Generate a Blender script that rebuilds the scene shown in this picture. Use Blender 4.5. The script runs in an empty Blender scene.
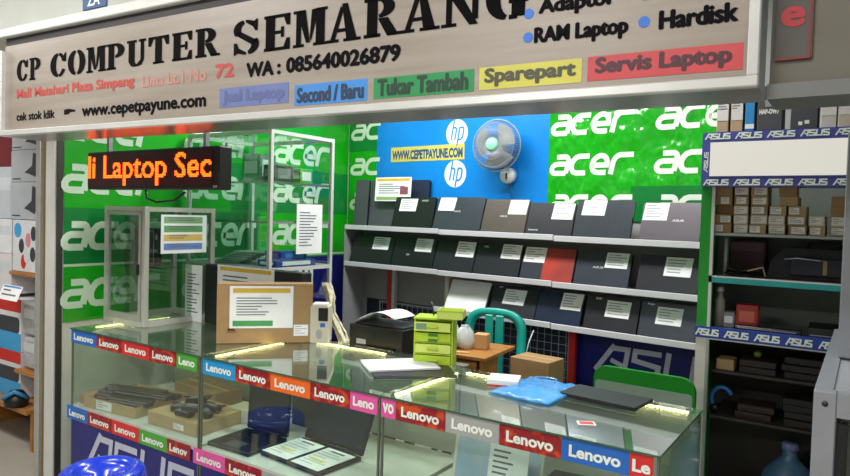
import bpy, math, random
from mathutils import Matrix, Vector
random.seed(7)
PI = math.pi
scene = bpy.context.scene
COL = scene.collection

# ------------------------------------------------------------------ materials
def lin(c):
    return tuple((v/12.92 if v <= .04045 else ((v+.055)/1.055)**2.4) for v in c)
def hexc(h):
    return lin(tuple(int(h[i:i+2], 16)/255 for i in (0, 2, 4)))
MATS = {}
def mat(name, h, rough=.5, metal=0.0, var=.06, bump=0.0, scale=8.0, bscale=None, spec=.5, stretch=(1, 1, 1), coat=0.0, dist=.05):
    if name in MATS: return MATS[name]
    m = bpy.data.materials.new(name); m.use_nodes = True
    nt = m.node_tree; b = nt.nodes['Principled BSDF']
    c = hexc(h)
    b.inputs['Roughness'].default_value = rough; b.inputs['Metallic'].default_value = metal
    b.inputs['Specular IOR Level'].default_value = spec
    b.inputs['Coat Weight'].default_value = coat
    tc = nt.nodes.new('ShaderNodeTexCoord'); mp = nt.nodes.new('ShaderNodeMapping')
    mp.inputs['Scale'].default_value = stretch
    nt.links.new(tc.outputs['Object'], mp.inputs['Vector'])
    n = nt.nodes.new('ShaderNodeTexNoise'); n.inputs['Scale'].default_value = scale; n.inputs['Detail'].default_value = 4
    nt.links.new(mp.outputs[0], n.inputs['Vector'])
    r = nt.nodes.new('ShaderNodeMapRange')
    r.inputs['From Min'].default_value = .3; r.inputs['From Max'].default_value = .7
    r.inputs['To Min'].default_value = 1-var; r.inputs['To Max'].default_value = 1+var
    nt.links.new(n.outputs['Fac'], r.inputs['Value'])
    mx = nt.nodes.new('ShaderNodeVectorMath'); mx.operation = 'SCALE'; mx.inputs[0].default_value = c
    nt.links.new(r.outputs[0], mx.inputs['Scale']); nt.links.new(mx.outputs[0], b.inputs['Base Color'])
    if bump:
        n2 = nt.nodes.new('ShaderNodeTexNoise'); n2.inputs['Scale'].default_value = bscale or scale; n2.inputs['Detail'].default_value = 3
        nt.links.new(mp.outputs[0], n2.inputs['Vector'])
        bp = nt.nodes.new('ShaderNodeBump'); bp.inputs['Strength'].default_value = bump; bp.inputs['Distance'].default_value = dist
        nt.links.new(n2.outputs['Fac'], bp.inputs['Height']); nt.links.new(bp.outputs[0], b.inputs['Normal'])
    MATS[name] = m; return m
def emis(name, h, strength):
    if name in MATS: return MATS[name]
    m = bpy.data.materials.new(name); m.use_nodes = True
    b = m.node_tree.nodes['Principled BSDF']
    b.inputs['Base Color'].default_value = (*[.15*v for v in hexc(h)], 1)
    b.inputs['Emission Color'].default_value = (*hexc(h), 1); b.inputs['Emission Strength'].default_value = strength
    MATS[name] = m; return m
def two_tone(name, h1, h2, scale, rough=.4, lo=.45, hi=.55, stretch=(1, 1, 1)):
    m = mat(name, h1, rough); nt = m.node_tree; b = nt.nodes['Principled BSDF']
    tc = nt.nodes.new('ShaderNodeTexCoord'); mp = nt.nodes.new('ShaderNodeMapping'); mp.inputs['Scale'].default_value = stretch
    n = nt.nodes.new('ShaderNodeTexNoise'); n.inputs['Scale'].default_value = scale; n.inputs['Detail'].default_value = 5
    r = nt.nodes.new('ShaderNodeValToRGB'); e = r.color_ramp.elements
    e[0].position = lo; e[0].color = (*hexc(h1), 1); e[1].position = hi; e[1].color = (*hexc(h2), 1)
    nt.links.new(tc.outputs['Object'], mp.inputs[0]); nt.links.new(mp.outputs[0], n.inputs['Vector'])
    nt.links.new(n.outputs['Fac'], r.inputs[0]); nt.links.new(r.outputs[0], b.inputs['Base Color'])
    return m
def glassmat(name, tint, f0=.04, rough=.01, film=0.0, filmcol='9aa39a'):
    m = bpy.data.materials.new(name); m.use_nodes = True; nt = m.node_tree; nt.nodes.clear()
    out = nt.nodes.new('ShaderNodeOutputMaterial'); tr = nt.nodes.new('ShaderNodeBsdfTransparent'); tr.inputs[0].default_value = (*tint, 1)
    gl = nt.nodes.new('ShaderNodeBsdfGlossy'); gl.inputs['Roughness'].default_value = rough; gl.inputs[0].default_value = (1, 1, 1, 1)
    g = nt.nodes.new('ShaderNodeNewGeometry'); d = nt.nodes.new('ShaderNodeVectorMath'); d.operation = 'DOT_PRODUCT'
    nt.links.new(g.outputs['Incoming'], d.inputs[0]); nt.links.new(g.outputs['Normal'], d.inputs[1])
    a = nt.nodes.new('ShaderNodeMath'); a.operation = 'ABSOLUTE'; nt.links.new(d.outputs['Value'], a.inputs[0])
    s = nt.nodes.new('ShaderNodeMath'); s.operation = 'SUBTRACT'; s.inputs[0].default_value = 1; nt.links.new(a.outputs[0], s.inputs[1])
    p = nt.nodes.new('ShaderNodeMath'); p.operation = 'POWER'; p.inputs[1].default_value = 4; nt.links.new(s.outputs[0], p.inputs[0])
    k = nt.nodes.new('ShaderNodeMath'); k.operation = 'MULTIPLY_ADD'; k.inputs[1].default_value = 1-f0; k.inputs[2].default_value = f0
    nt.links.new(p.outputs[0], k.inputs[0])
    mx = nt.nodes.new('ShaderNodeMixShader'); nt.links.new(k.outputs[0], mx.inputs[0])
    base = tr
    if film:
        df = nt.nodes.new('ShaderNodeBsdfDiffuse'); df.inputs[0].default_value = (*hexc(filmcol), 1)
        m2 = nt.nodes.new('ShaderNodeMixShader'); m2.inputs[0].default_value = film
        nt.links.new(tr.outputs[0], m2.inputs[1]); nt.links.new(df.outputs[0], m2.inputs[2]); base = m2
    nt.links.new(base.outputs[0], mx.inputs[1]); nt.links.new(gl.outputs[0], mx.inputs[2]); nt.links.new(mx.outputs[0], out.inputs[0])
    MATS[name] = m; return m

ALU = mat('aluminium', 'b9bab6', .35, .55, .05, scale=20)
ALUW = mat('pale_aluminium', 'd2d3d0', .4, .2, .04)
WHITE = mat('white_paper', 'eef0f2', .7)
WPLAST = mat('white_plastic', 'e4e4e0', .35)
BLACK = mat('black_plastic', '15161a', .35, bump=.02, scale=60)
INK = mat('ink', '6a6e7c', .7)
BLUEINK = mat('link_ink', '23409a', .7)
GREENB = mat('bright_green_vinyl', '10a010', .3, 0, .1, bump=.3, scale=3, bscale=5, stretch=(1, 1, .4), spec=.6)
GREEND = mat('deep_green_vinyl', '0b7a34', .3, 0, .1, bump=.3, scale=3, bscale=5, stretch=(1, 1, .4), spec=.6)
BLUEV = mat('sky_blue_vinyl', '0a7fd6', .34, 0, .08, bump=.3, scale=3, bscale=5, stretch=(1, 1, .4), spec=.5)
NAVYV = mat('navy_vinyl', '16186e', .35, 0, .08, bump=.2, scale=3)
LOGOW = mat('logo_white', 'e6efe6', .35)
CARD = mat('cardboard', 'a3835a', .8, 0, .08, scale=14)
CARDD = mat('dark_cardboard', '7f5c3a', .8, 0, .08, scale=14)
CARDL = mat('light_cardboard', 'b59a70', .8, 0, .06, scale=14)
TAPE = mat('packing_tape', 'c7a878', .35)
RED = mat('red_paint', 'c3231c', .45)
GREYM = mat('grey_metal', '9c9da3', .45, .3, .05)
GREYP = mat('grey_panel', '8d8b8b', .6)
SHELFM = mat('shelf_metal', 'cbccd4', .4, .1, .04)
WOOD = two_tone('wood', 'b07a3c', '9a6530', 4, .5, .35, .65, (1, 8, 8))
GLASS = glassmat('clear_glass', (.90, .95, .92))
GLASSD = glassmat('dusty_glass', (.84, .92, .88), .045, .02, .015)
GLASSG = glassmat('counter_top_glass', (.80, .90, .85), .07, .015, .05, 'a8b0a4')
GEDGE = mat('green_glass_edge', '2f5a48', .2)
FLOORM = mat('floor_tile', 'a9a49a', .3, 0, .06)
WALLM = mat('wall_plaster', 'c9c7c0', .8)
CEILM = mat('ceiling_white', 'dcdcd8', .8)

# ------------------------------------------------------------------ mesh builder
class MB:
    def __init__(s): s.v = []; s.f = []; s.mi = []; s.M = Matrix.Identity(4); s.smooth = []
    def add(s, vs, fs, m=0, sm=False):
        o = len(s.v)
        s.v += [tuple(s.M @ Vector(p)) for p in vs]
        for f in fs: s.f.append(tuple(i+o for i in f)); s.mi.append(m); s.smooth.append(sm)
        return s
    def box(s, x0, x1, y0, y1, z0, z1, m=0, bev=0.0):
        if bev > 0:
            b = min(bev, (x1-x0)*.45, (y1-y0)*.45, (z1-z0)*.45)
            vs = []; idx = {}
            xs = (x0, x1); ys = (y0, y1); zs = (z0, z1)
            for i in (0, 1):
                for j in (0, 1):
                    for k in (0, 1):
                        X, Y, Z = xs[i], ys[j], zs[k]; dx = b*(1-2*i); dy = b*(1-2*j); dz = b*(1-2*k)
                        for ax, p in enumerate(((X, Y+dy, Z+dz), (X+dx, Y, Z+dz), (X+dx, Y+dy, Z))):
                            idx[(i, j, k, ax)] = len(vs); vs.append(p)
            fs = []
            for i in (0, 1):
                q = [idx[(i, a, c, 0)] for a, c in ((0, 0), (1, 0), (1, 1), (0, 1))]; fs.append(q if i else q[::-1])
                q = [idx[(a, i, c, 1)] for a, c in ((0, 0), (0, 1), (1, 1), (1, 0))]; fs.append(q if i else q[::-1])
                q = [idx[(a, c, i, 2)] for a, c in ((0, 0), (1, 0), (1, 1), (0, 1))]; fs.append(q if i else q[::-1])
            for a in (0, 1):
                for c in (0, 1):
                    fs.append([idx[(0, a, c, 1)], idx[(1, a, c, 1)], idx[(1, a, c, 2)], idx[(0, a, c, 2)]])
                    fs.append([idx[(a, 0, c, 0)], idx[(a, 1, c, 0)], idx[(a, 1, c, 2)], idx[(a, 0, c, 2)]])
                    fs.append([idx[(a, c, 0, 0)], idx[(a, c, 1, 0)], idx[(a, c, 1, 1)], idx[(a, c, 0, 1)]])
            for i in (0, 1):
                for j in (0, 1):
                    for k in (0, 1): fs.append([idx[(i, j, k, a)] for a in (0, 1, 2)])
            return s.add(vs, fs, m)
        vs = [(x, y, z) for z in (z0, z1) for y in (y0, y1) for x in (x0, x1)]
        return s.add(vs, [(0, 2, 3, 1), (4, 5, 7, 6), (0, 1, 5, 4), (2, 6, 7, 3), (0, 4, 6, 2), (1, 3, 7, 5)], m)
    def prism(s, poly, y0, y1, m=0):        # polygon in XZ, extruded along Y
        n = len(poly)
        vs = [(p[0], y0, p[1]) for p in poly]+[(p[0], y1, p[1]) for p in poly]
        fs = [tuple(range(n)), tuple(range(2*n-1, n-1, -1))]+[(i, i+n, (i+1) % n+n, (i+1) % n) for i in range(n)]
        return s.add(vs, fs, m)
    def prismz(s, poly, z0, z1, m=0):
        n = len(poly)
        vs = [(p[0], p[1], z0) for p in poly]+[(p[0], p[1], z1) for p in poly]
        fs = [tuple(range(n-1, -1, -1)), tuple(range(n, 2*n))]+[(i, (i+1) % n, (i+1) % n+n, i+n) for i in range(n)]
        return s.add(vs, fs, m)
    def rrect(s, x0, x1, z0, z1, r, y0, y1, m=0, n=4):
        P = []
        for cx, cz, a0 in ((x1-r, z0+r, -90), (x1-r, z1-r, 0), (x0+r, z1-r, 90), (x0+r, z0+r, 180)):
            for i in range(n+1):
                a = math.radians(a0+90*i/n); P.append((cx+r*math.cos(a), cz+r*math.sin(a)))
        return s.prism(P, y0, y1, m)
    def tube(s, pts, r, n=8, m=0, closed=False, cap=True):
        pts = [Vector(p) for p in pts]; N = len(pts); vs = []; up = Vector((0, 0, 1)); prev = None
        rr = r if isinstance(r, (list, tuple)) else [r]*N
        for i, p in enumerate(pts):
            if closed: t = pts[(i+1) % N]-pts[i-1]
            else: t = pts[min(i+1, N-1)]-pts[max(i-1, 0)]
            t.normalize()
            if prev is None:
                a = t.cross(up)
                if a.length < .1: a = t.cross(Vector((1, 0, 0)))
            else: a = prev-t*prev.dot(t)
            a.normalize(); prev = a; b = t.cross(a)
            for k in range(n):
                an = 2*PI*k/n; vs.append(tuple(p+(a*math.cos(an)+b*math.sin(an))*rr[i]))
        fs = []
        for i in range(N if closed else N-1):
            j = (i+1) % N
            for k in range(n): fs.append((i*n+k, i*n+(k+1) % n, j*n+(k+1) % n, j*n+k))
        if cap and not closed: fs += [tuple(range(n-1, -1, -1)), tuple(range((N-1)*n, N*n))]
        return s.add(vs, fs, m, True)
    def lathe(s, prof, n=24, c=(0, 0), m=0, axis='z'):
        vs = []; N = len(prof)
        for r, z in prof:
            for k in range(n):
                a = 2*PI*k/n
                if axis == 'z': vs.append((c[0]+r*math.cos(a), c[1]+r*math.sin(a), z))
                else: vs.append((c[0]+r*math.cos(a), z, c[1]+r*math.sin(a)))
        fs = []
        for i in range(N-1):
            for k in range(n): fs.append((i*n+k, i*n+(k+1) % n, (i+1)*n+(k+1) % n, (i+1)*n+k))
        if prof[0][0] > 1e-5: fs.append(tuple(range(n-1, -1, -1)))
        if prof[-1][0] > 1e-5: fs.append(tuple(range((N-1)*n, N*n)))
        return s.add(vs, fs, m, True)
    def quad(s, pts, m=0): return s.add(pts, [tuple(range(len(pts)))], m)
    def ribbon(s, pts, w, y=0.0, m=0):      # flat stroke in the XZ plane
        N = len(pts); L = []; R = []; s.rc = getattr(s, 'rc', 0)+1; y = y-.00012*s.rc
        for i in range(N):
            a = Vector(pts[max(i-1, 0)]); b = Vector(pts[i]); c = Vector(pts[min(i+1, N-1)])
            t1 = (b-a); t2 = (c-b)
            if t1.length < 1e-9: t1 = t2
            if t2.length < 1e-9: t2 = t1
            t1 = t1.normalized(); t2 = t2.normalized(); t = (t1+t2)
            if t.length < .05: t = t1
            t.normalize(); nrm = Vector((-t[1], t[0])); k = 1/max(.5, nrm.dot(Vector((-t1[1], t1[0]))))
            L.append(b+nrm*w/2*k); R.append(b-nrm*w/2*k)
        vs = [(p[0], y, p[1]) for p in L]+[(p[0], y, p[1]) for p in R]
        return s.add(vs, [(i, i+1, N+i+1, N+i) for i in range(N-1)], m)
    def fat(s, body, x, z, w, h, y=0.0, d=.0015, m=0, bold=.015):
        for k, (dx, dz) in enumerate(((-d, 0), (d, 0), (0, d*.6), (0, -d*.6))): s.text(body, x+dx, z+dz, w=w, h=h, y=y-.00005*k, m=m, bold=bold)
        return s
    def text(s, body, x, z, w=None, h=None, y=0.0, m=0, bold=0.0, shear=0.0, align='l'):
        vs, fs, W, H = textmesh(body, bold)
        if w is None: k = h/H; kx = k
        elif h is None: kx = w/W; k = kx
        else: kx = w/W; k = h/H
        x0 = x-(W*kx/2 if align == 'c' else 0)
        return s.add([(x0+a*kx+shear*b*k, y, z+b*k) for a, b in vs], fs, m)
    def build(s, name, mats, parent=None, loc=(0, 0, 0), rz=0, rx=0, ry=0):
        me = bpy.data.meshes.new(name); me.from_pydata(s.v, [], s.f)
        if not isinstance(mats, (list, tuple)): mats = [mats]
        for q in mats: me.materials.append(q)
        me.polygons.foreach_set('material_index', s.mi); me.polygons.foreach_set('use_smooth', s.smooth); me.update()
        o = bpy.data.objects.new(name, me); COL.objects.link(o); o.location = loc; o.rotation_euler = (rx, ry, rz)
        if parent: o.parent = parent
        return o
TC = {}
def textmesh(body, bold=0.0):
    k = (body, bold)
    if k in TC: return TC[k]
    cu = bpy.data.curves.new('t', 'FONT'); cu.body = body; cu.size = 1; cu.offset = bold; cu.resolution_u = 3
    ob = bpy.data.objects.new('t', cu); me = bpy.data.meshes.new_from_object(ob)
    xs = [v.co.x for v in me.vertices]; zs = [v.co.y for v in me.vertices]
    x0, z0 = min(xs), min(zs)
    r = ([(v.co.x-x0, v.co.y-z0) for v in me.vertices], [tuple(p.vertices) for p in me.polygons], max(xs)-x0, max(zs)-z0)
    bpy.data.meshes.remove(me); bpy.data.objects.remove(ob); bpy.data.curves.remove(cu)
    TC[k] = r; return r
def tag(o, label, cat, group=None):
    o['label'] = label; o['category'] = cat
    if group: o['group'] = group
    return o
def thing(name, label, cat, loc=(0, 0, 0), rz=0, group=None):
    o = bpy.data.objects.new(name, None); COL.objects.link(o); o.location = loc; o.rotation_euler = (0, 0, rz)
    o.empty_display_size = .05
    return tag(o, label, cat, group)
def struct(name, mb, m, **k):
    o = mb.build(name, m, **k); o['kind'] = 'structure'; return o

# ------------------------------------------------------------------ logo glyphs (strokes on a unit-high line)
def arcp(cx, cz, rx, rz, a0, a1, n=6):
    return [(cx+rx*math.cos(math.radians(a0+(a1-a0)*i/n)), cz+rz*math.sin(math.radians(a0+(a1-a0)*i/n))) for i in range(n+1)]
def acer(mb, x, z, w, h, y=0, m=0, letters='acer'):
    U = w/4.7; k = h; t = .225*h
    def put(pts, ox): mb.ribbon([(x+(px+ox)*U+.22*pz*k, z+pz*k) for px, pz in pts], t*1.12, y, m)
    ox = 0
    lo, hi = .09, .91
    for ch in letters:
        if ch == 'a':
            put([(.2, hi)]+arcp(.72, .62, .25, .29, 90, 0)+[(.95, lo)], ox)
            put([(.95, .55)]+arcp(.3, .32, .26, .23, 90, 270)+[(.95, lo)], ox)
        if ch == 'c': put([(.98, hi)]+arcp(.4, .5, .36, .41, 90, 270)+[(.95, lo)], ox)
        if ch == 'e': put([(.1, .45), (.92, .45)]+arcp(.5, .5, .42, .41, 0, 270, 12)+[(.95, lo)], ox)
        if ch == 'r': put([(.08, lo-.09), (.08, .5)]+arcp(.42, .55, .34, .36, 180, 90)+[(1.1, hi)], ox)
        ox += 1.16
def asus(mb, x, z, w, h, y=0, m=0, tk=.23):
    U = w/5.0; t = tk*h; lo, hi = .11, .89
    def put(pts, ox, tt=t): mb.ribbon([(x+(px+ox)*U+.12*pz*h, z+pz*h) for px, pz in pts], tt, y, m)
    put([(.0, 0), (.62, 1)], 0); put([(.55, hi), (1.15, hi), (1.12, 0)], 0); put([(.55, .45), (1.1, .28)], 0, t*.9)
    for ox in (1.38, 3.78):
        put([(1.0, hi), (.05, hi), (.05, .56), (.95, .44), (.95, lo), (-.02, lo)], ox)
    put([(.05, 1), (.05, lo), (.95, lo), (.95, 1)], 2.58)
def hp(mb, cx, cz, r, y=0, mw=0, mb_=1):
    mb.prism(arcp(cx, cz, r, r, 0, 360, 28)[:-1], y-.001, y, mw)
    def put(pts): mb.ribbon([(cx+(px+.18*pz)*r, cz+pz*r) for px, pz in pts], .13*r, y-.002, mb_)
    put([(-.42, -.5), (-.42, .95)]); put([(-.42, .38), (-.2, .42), (-.08, .3), (-.08, -.5)])
    put([(.2, .42), (.2, -.95)]); put([(.2, .4), (.5, .4), (.6, .25), (.6, -.3), (.45, -.48), (.2, -.48)])

# ------------------------------------------------------------------ setting
RK = math.radians(-6.0); SG = math.radians(3.6)
XW = -3.70
struct('floor', MB().box(-8, 3.6, -4.5, 5.6, -.06, 0), FLOORM)
struct('ceiling', MB().box(-8, 3.6, -4.5, 5.6, 2.98, 3.04), CEILM)
struct('wall_left', MB().box(-3.86, XW, 1.94, 4.9, 0, 2.98), mat('partition_white', 'c8ccc4', .6))
w = MB().box(-.28, 4.7, .24, .34, 0, 2.98); struct('wall_back', w, mat('wall_behind_rack', '9a9a9c', .7), loc=(-3.48, 4.08, 0), rz=RK)
struct('wall_front', MB().box(-8, 3.6, -4.5, -4.4, 0, 2.98), WALLM)
struct('wall_right', MB().box(3.5, 3.6, -4.4, 5.6, 0, 2.98), WALLM)
struct('wall_far_left', MB().box(-8, -7.9, -4.4, 5.6, 0, 2.98), WALLM)
struct('wall_neighbour', MB().box(-7.9, -3.86, 2.95, 3.0, 0, 2.98), mat('neighbour_wall', 'a9a49e', .7))

# storefront post at the left
p = thing('shopfront_post', 'aluminium shopfront post at the left end of the counters', 'post', (-3.80, 1.90, 0))
MB().box(-.10, -.05, -.01, .05, 0, 2.98, bev=.003).build('outer_profile', ALU, p)
MB().box(-.05, .0, .01, .05, 0, 2.98).build('groove', mat('olive_rubber', '7b6a3c', .6), p)
MB().box(.0, .095, -.005, .035, 0, 2.98, bev=.003).build('inner_profile', ALUW, p)
MB().box(.095, .104, .005, .035, 0, 2.98).build('glazing_channel', mat('dark_channel', '33322f', .5), p)

# ------------------------------------------------------------------ fascia beam + sign
b = MB().box(-4.5, 4.0, -.005, .22, 2.412, 2.98, 0); struct('trim_1', b, mat('beam_paint', 'b4b8b1', .6), loc=(-.3, 1.7, 0), rz=SG)
b = MB().box(-4.5, 4.0, -.022, .20, 2.372, 2.412, 0, bev=.004); struct('trim_2', b, mat('white_lip', 'd6d9d6', .5), loc=(-.3, 1.7, 0), rz=SG)
o = thing('notice_plate', 'small blue notice plate on the white beam above the sign', 'plate', (-.3, 1.7, 0), SG)
q = MB().box(-2.49, -2.33, -.012, -.005, 2.420, 2.52, bev=.002).build('plate', mat('notice_blue', '3c5a86', .5), o)
MB().text('ZA', -2.455, 2.432, h=.045, y=-.013, bold=.02).build('lettering', LOGOW, q)

sign = thing('shop_sign', 'long wood-pattern computer shop sign with stencil title over the counters', 'sign', (-.3, 1.7, 0), SG)
SIGNB = two_tone('sign_board', 'a0978e', '90867c', 3, .35, .35, .7, (.6, 1, 9))
MB().box(-3.10, .05, .0, .012, 1.94, 2.335).build('board', SIGNB, sign)
fr = MB()
fr.box(-3.125, .075, -.02, .012, 1.917, 1.942, bev=.003);
fr.box(.05, .075, -.02, .012, 1.942, 2.315, bev=.003); fr.box(-3.125, -3.10, -.02, .012, 1.942, 2.315, bev=.003)
fr.build('frame', mat('sign_frame', 'd9dbd9', .3, .3), sign)
c = MB(); c.box(-3.125, .075, .012, .21, 1.917, 1.925); c.box(-3.125, .075, .20, .21, 1.925, 2.34); c.box(.067, .075, .012, .20, 1.925, 2.34); c.box(-3.125, -3.117, .012, .20, 1.925, 2.34); c.box(-3.125, .075, .012, .21, 2.332, 2.34)
c.build('casing', mat('sign_casing', '8e8f8e', .28, .5), sign)
MB().box(-3.10, .05, .004, .02, 2.336, 2.371).build('top_gap_shade', mat('gap_shade_tone', '3f3c40', .7), sign)  # dark filler: the shadow under the white lip is put into its colour
def stencil(mb, ch, x, z, w, h, y, m):
    def R(a, b_, c_, d): mb.quad([(x+a*w, y, z+c_*h), (x+b_*w, y, z+c_*h), (x+b_*w, y, z+d*h), (x+a*w, y, z+d*h)], m)
    def PL(pts): mb.quad([(x+a*w, y, z+b_*h) for a, b_ in pts], m)
    def cres(cx, rx, ri, a0, a1, cz=.5, rz=.5, rzi=.40):
        o_ = arcp(cx, cz, rx, rz, a0, a1, 10); i_ = arcp(cx, cz, ri, rzi, a0, a1, 10)
        for k in range(10): PL([o_[k], o_[k+1], i_[k+1], i_[k]])
    def stem(a, b_, c_=0, d=1, s=.09):
        R(a, b_, c_, d)
        R(a-s, b_+s, d-.09, d); R(a-s, b_+s, c_, c_+.09)
    if ch == 'C': cres(.52, .5, .2, 100, 260); R(.56, .60, .0, .0); cres(.5, .44, .28, 20, 80); cres(.5, .44, .28, 280, 335); PL([(.85, .62), (.95, .62), (.95, 1), (.85, .85)])
    if ch == 'O': cres(.46, .46, .17, 97, 263); cres(.54, .46, .17, -83, 83)
    if ch == 'G': cres(.5, .5, .2, 100, 260); cres(.5, .42, .28, 20, 80); R(.62, .88, .05, .42); R(.55, .95, .36, .45); PL([(.82, .62), (.92, .62), (.92, 1), (.82, .85)]); R(.56, .7, .0, .1)
    if ch == 'P': stem(.14, .40, 0, 1); 
    if ch == 'P' : cres(.48, .48, .18, -85, 85, .72, .28, .19)
    if ch == 'R': stem(.14, .40, 0, 1); cres(.46, .44, .16, -85, 85, .74, .26, .17); PL([(.46, .47), (.70, .47), (1.02, .0), (.74, .0)]); R(.74, 1.08, 0, .08)
    if ch == 'M':
        R(.10, .22, 0, 1); R(0, .32, 0, .08); R(0, .3, .92, 1); PL([(.12, 1), (.36, 1), (.52, .1), (.44, .1)])
        PL([(.55, .1), (.62, .35), (.80, 1), (.62, .98)]); R(.76, 1.0, 0, 1); R(.68, 1.08, 0, .08); R(.76, 1.08, .92, 1)
    if ch == 'U': R(.12, .38, .2, 1); R(.02, .48, .91, 1); R(.74, .86, .25, 1); R(.64, .96, .91, 1); PL([(.12, .2), (.38, .2), (.46, .08), (.46, 0), (.25, .03)]); PL([(.52, 0), (.52, .07), (.74, .25), (.86, .25), (.74, .05)])
    if ch == 'T': R(.36, .64, 0, .9); R(.26, .74, 0, .08); R(.02, .47, .9, 1); R(.53, .98, .9, 1); PL([(.02, 1), (.02, .66), (.09, .66), (.22, .9)]); PL([(.98, 1), (.98, .66), (.91, .66), (.78, .9)])
    if ch == 'E': stem(.14, .42, 0, 1, .06); R(.47, .95, .91, 1); R(.47, .95, 0, .09); R(.47, .72, .46, .55); PL([(.95, 1), (.95, .68), (.88, .68), (.78, .91)]); PL([(.95, 0), (.95, .32), (.88, .32), (.78, .09)]); R(.68, .74, .36, .65)
    if ch == 'S':
        cres(.44, .40, .16, 100, 215, .72, .28, .17); cres(.56, .40, .16, -80, 35, .28, .28, .17)
        PL([(.08, .62), (.3, .66), (.92, .36), (.72, .28)]); PL([(.50, 1), (.50, .93), (.78, .78), (.86, .66), (.9, .66), (.9, 1), (.82, .93)]); PL([(.48, 0), (.48, .07), (.2, .2), (.12, .36), (.06, .36), (.06, 0), (.15, .07)])
    if ch == 'A': PL([(.48, 1), (.6, 1), (.92, 0), (.64, 0)]); PL([(.44, .95), (.47, .8), (.22, .06), (.12, .06)]); R(0, .34, 0, .08); R(.54, 1.02, 0, .08); R(.30, .60, .26, .35)
    if ch == 'N': R(.12, .22, 0, 1); R(0, .34, 0, .08); PL([(.0, 1), (.3, 1), (.88, .0), (.72, .0)]); R(.78, .88, .12, 1); R(.66, 1.0, .92, 1)
yy = -.0015
for word, u0, u1, z0, z1 in (('CP', -3.0, -2.80, 2.163, 2.262), ('COMPUTER', -2.735, -1.68, 2.160, 2.265), ('SEMARANG', -1.615, -.48, 2.149, 2.270)):
    ti = MB(); n = len(word); st = (u1-u0)/n
    for i, ch in enumerate(word):
        for q_, dx in enumerate((0, -.0035, .0035)): stencil(ti, ch, u0+i*st+dx, z0, st*.90, z1-z0, yy-.0001*q_, 0)
    ti.build('title_word', mat('title_ink', '0b0a0c', .8, spec=.08), sign)
LT = mat('sign_dark_ink', '141217', .8, spec=.08); LR = mat('sign_red_ink', 'b9453f', .5); LRF = mat('sign_faded_red_ink', 'c0857a', .5)
def word(t, x, z, w, h, m_, d=.0018, nm='lettering', par=None, y=yy, bold=.012):
    W0 = textmesh(t, bold)[2]; H0 = textmesh(t, bold)[3]; k_ = w/W0; pre = ''; low = any(c in t for c in 'pgyqj/')
    for wd_ in t.split(' '):
        a0 = textmesh(pre+wd_, bold)[2]; _, _, ww, hh = textmesh(wd_, bold); drop = low and not any(c in wd_ for c in 'pgyqj/')
        MB().fat(wd_, x+(a0-ww)*k_, z+(h*(1-hh/H0) if drop else 0), ww*k_, h*hh/H0, y, d, 0, bold).build(nm, m_, par or sign); pre += wd_+' '
word('Mall Matahari Plaza Simpang', -3.0, 2.075, .84, .052, LR); word('Lima Lt.1 No', -2.11, 2.075, .36, .045, LRF, .0008); word('72', -1.70, 2.078, .09, .048, LR, .003)
word('WA :', -1.545, 2.069, .155, .048, LT, .0035); word('085640026879', -1.36, 2.069, .452, .050, LT, .0035)
word('cek stok klik', -3.0, 1.985, .30, .036, LT, .0015); word('www.cepetpayune.com', -2.50, 1.966, .75, .054, LT, .0028)
t = MB(); t.prism([(-2.63, 1.995), (-2.60, 1.995), (-2.585, 2.004), (-2.55, 2.004), (-2.55, 2.012), (-2.60, 2.018), (-2.63, 2.016)], yy, yy+.001); t.build('pointing_hand', LT, sign)
for nm, u0, u1, z0, z1, h, txt, tu0, tu1 in (('blue', -1.678, -1.35, 1.969, 2.038, '6674aa', 'Jual Laptop', -1.66, -1.37), ('sky', -1.323, -1.027, 1.956, 2.024, '3a86d2', 'Second / Baru', -1.31, -1.04),
        ('green', -1.002, -.655, 1.958, 2.022, '1f8a4c', 'Tukar Tambah', -.985, -.675), ('yellow', -.638, -.342, 1.960, 2.023, 'c9c455', 'Sparepart', -.62, -.36), ('red', -.327, .04, 1.961, 2.024, 'c4464c', 'Servis Laptop', -.305, .015)):
    q = MB().box(u0, u1, -.0012, 0, z0, z1).build('service_label', mat('label_'+nm, h, .5), sign)
    INKM = mat('label_ink_'+nm, {'blue': '5c6596', 'sky': '20344e', 'green': '17392c', 'yellow': '4a4a3a', 'red': '4a2630'}[nm], .5)
    word(txt, tu0, z0+.008, tu1-tu0, .050, INKM, .0026, 'lettering', q, -.0022)
for u_, z_ in ((-.495, 2.157), (-.495, 2.093), (-.188, 2.098), (-.188, 2.165)): MB().prism(arcp(u_, z_, .014, .014, 0, 360, 16)[:-1], yy, yy+.001).build('bullet', mat('bullet_blue', '2a6fd0', .5), sign)
word('Adaptor', -.465, 2.142, .205, .050, LT, .0028); word('RAM Laptop', -.475, 2.064, .247, .052, LT, .0028); word('Hardisk', -.15, 2.075, .175, .044, LT, .0028); word('SSD', -.15, 2.15, .1, .04, LT, .0028)

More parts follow.
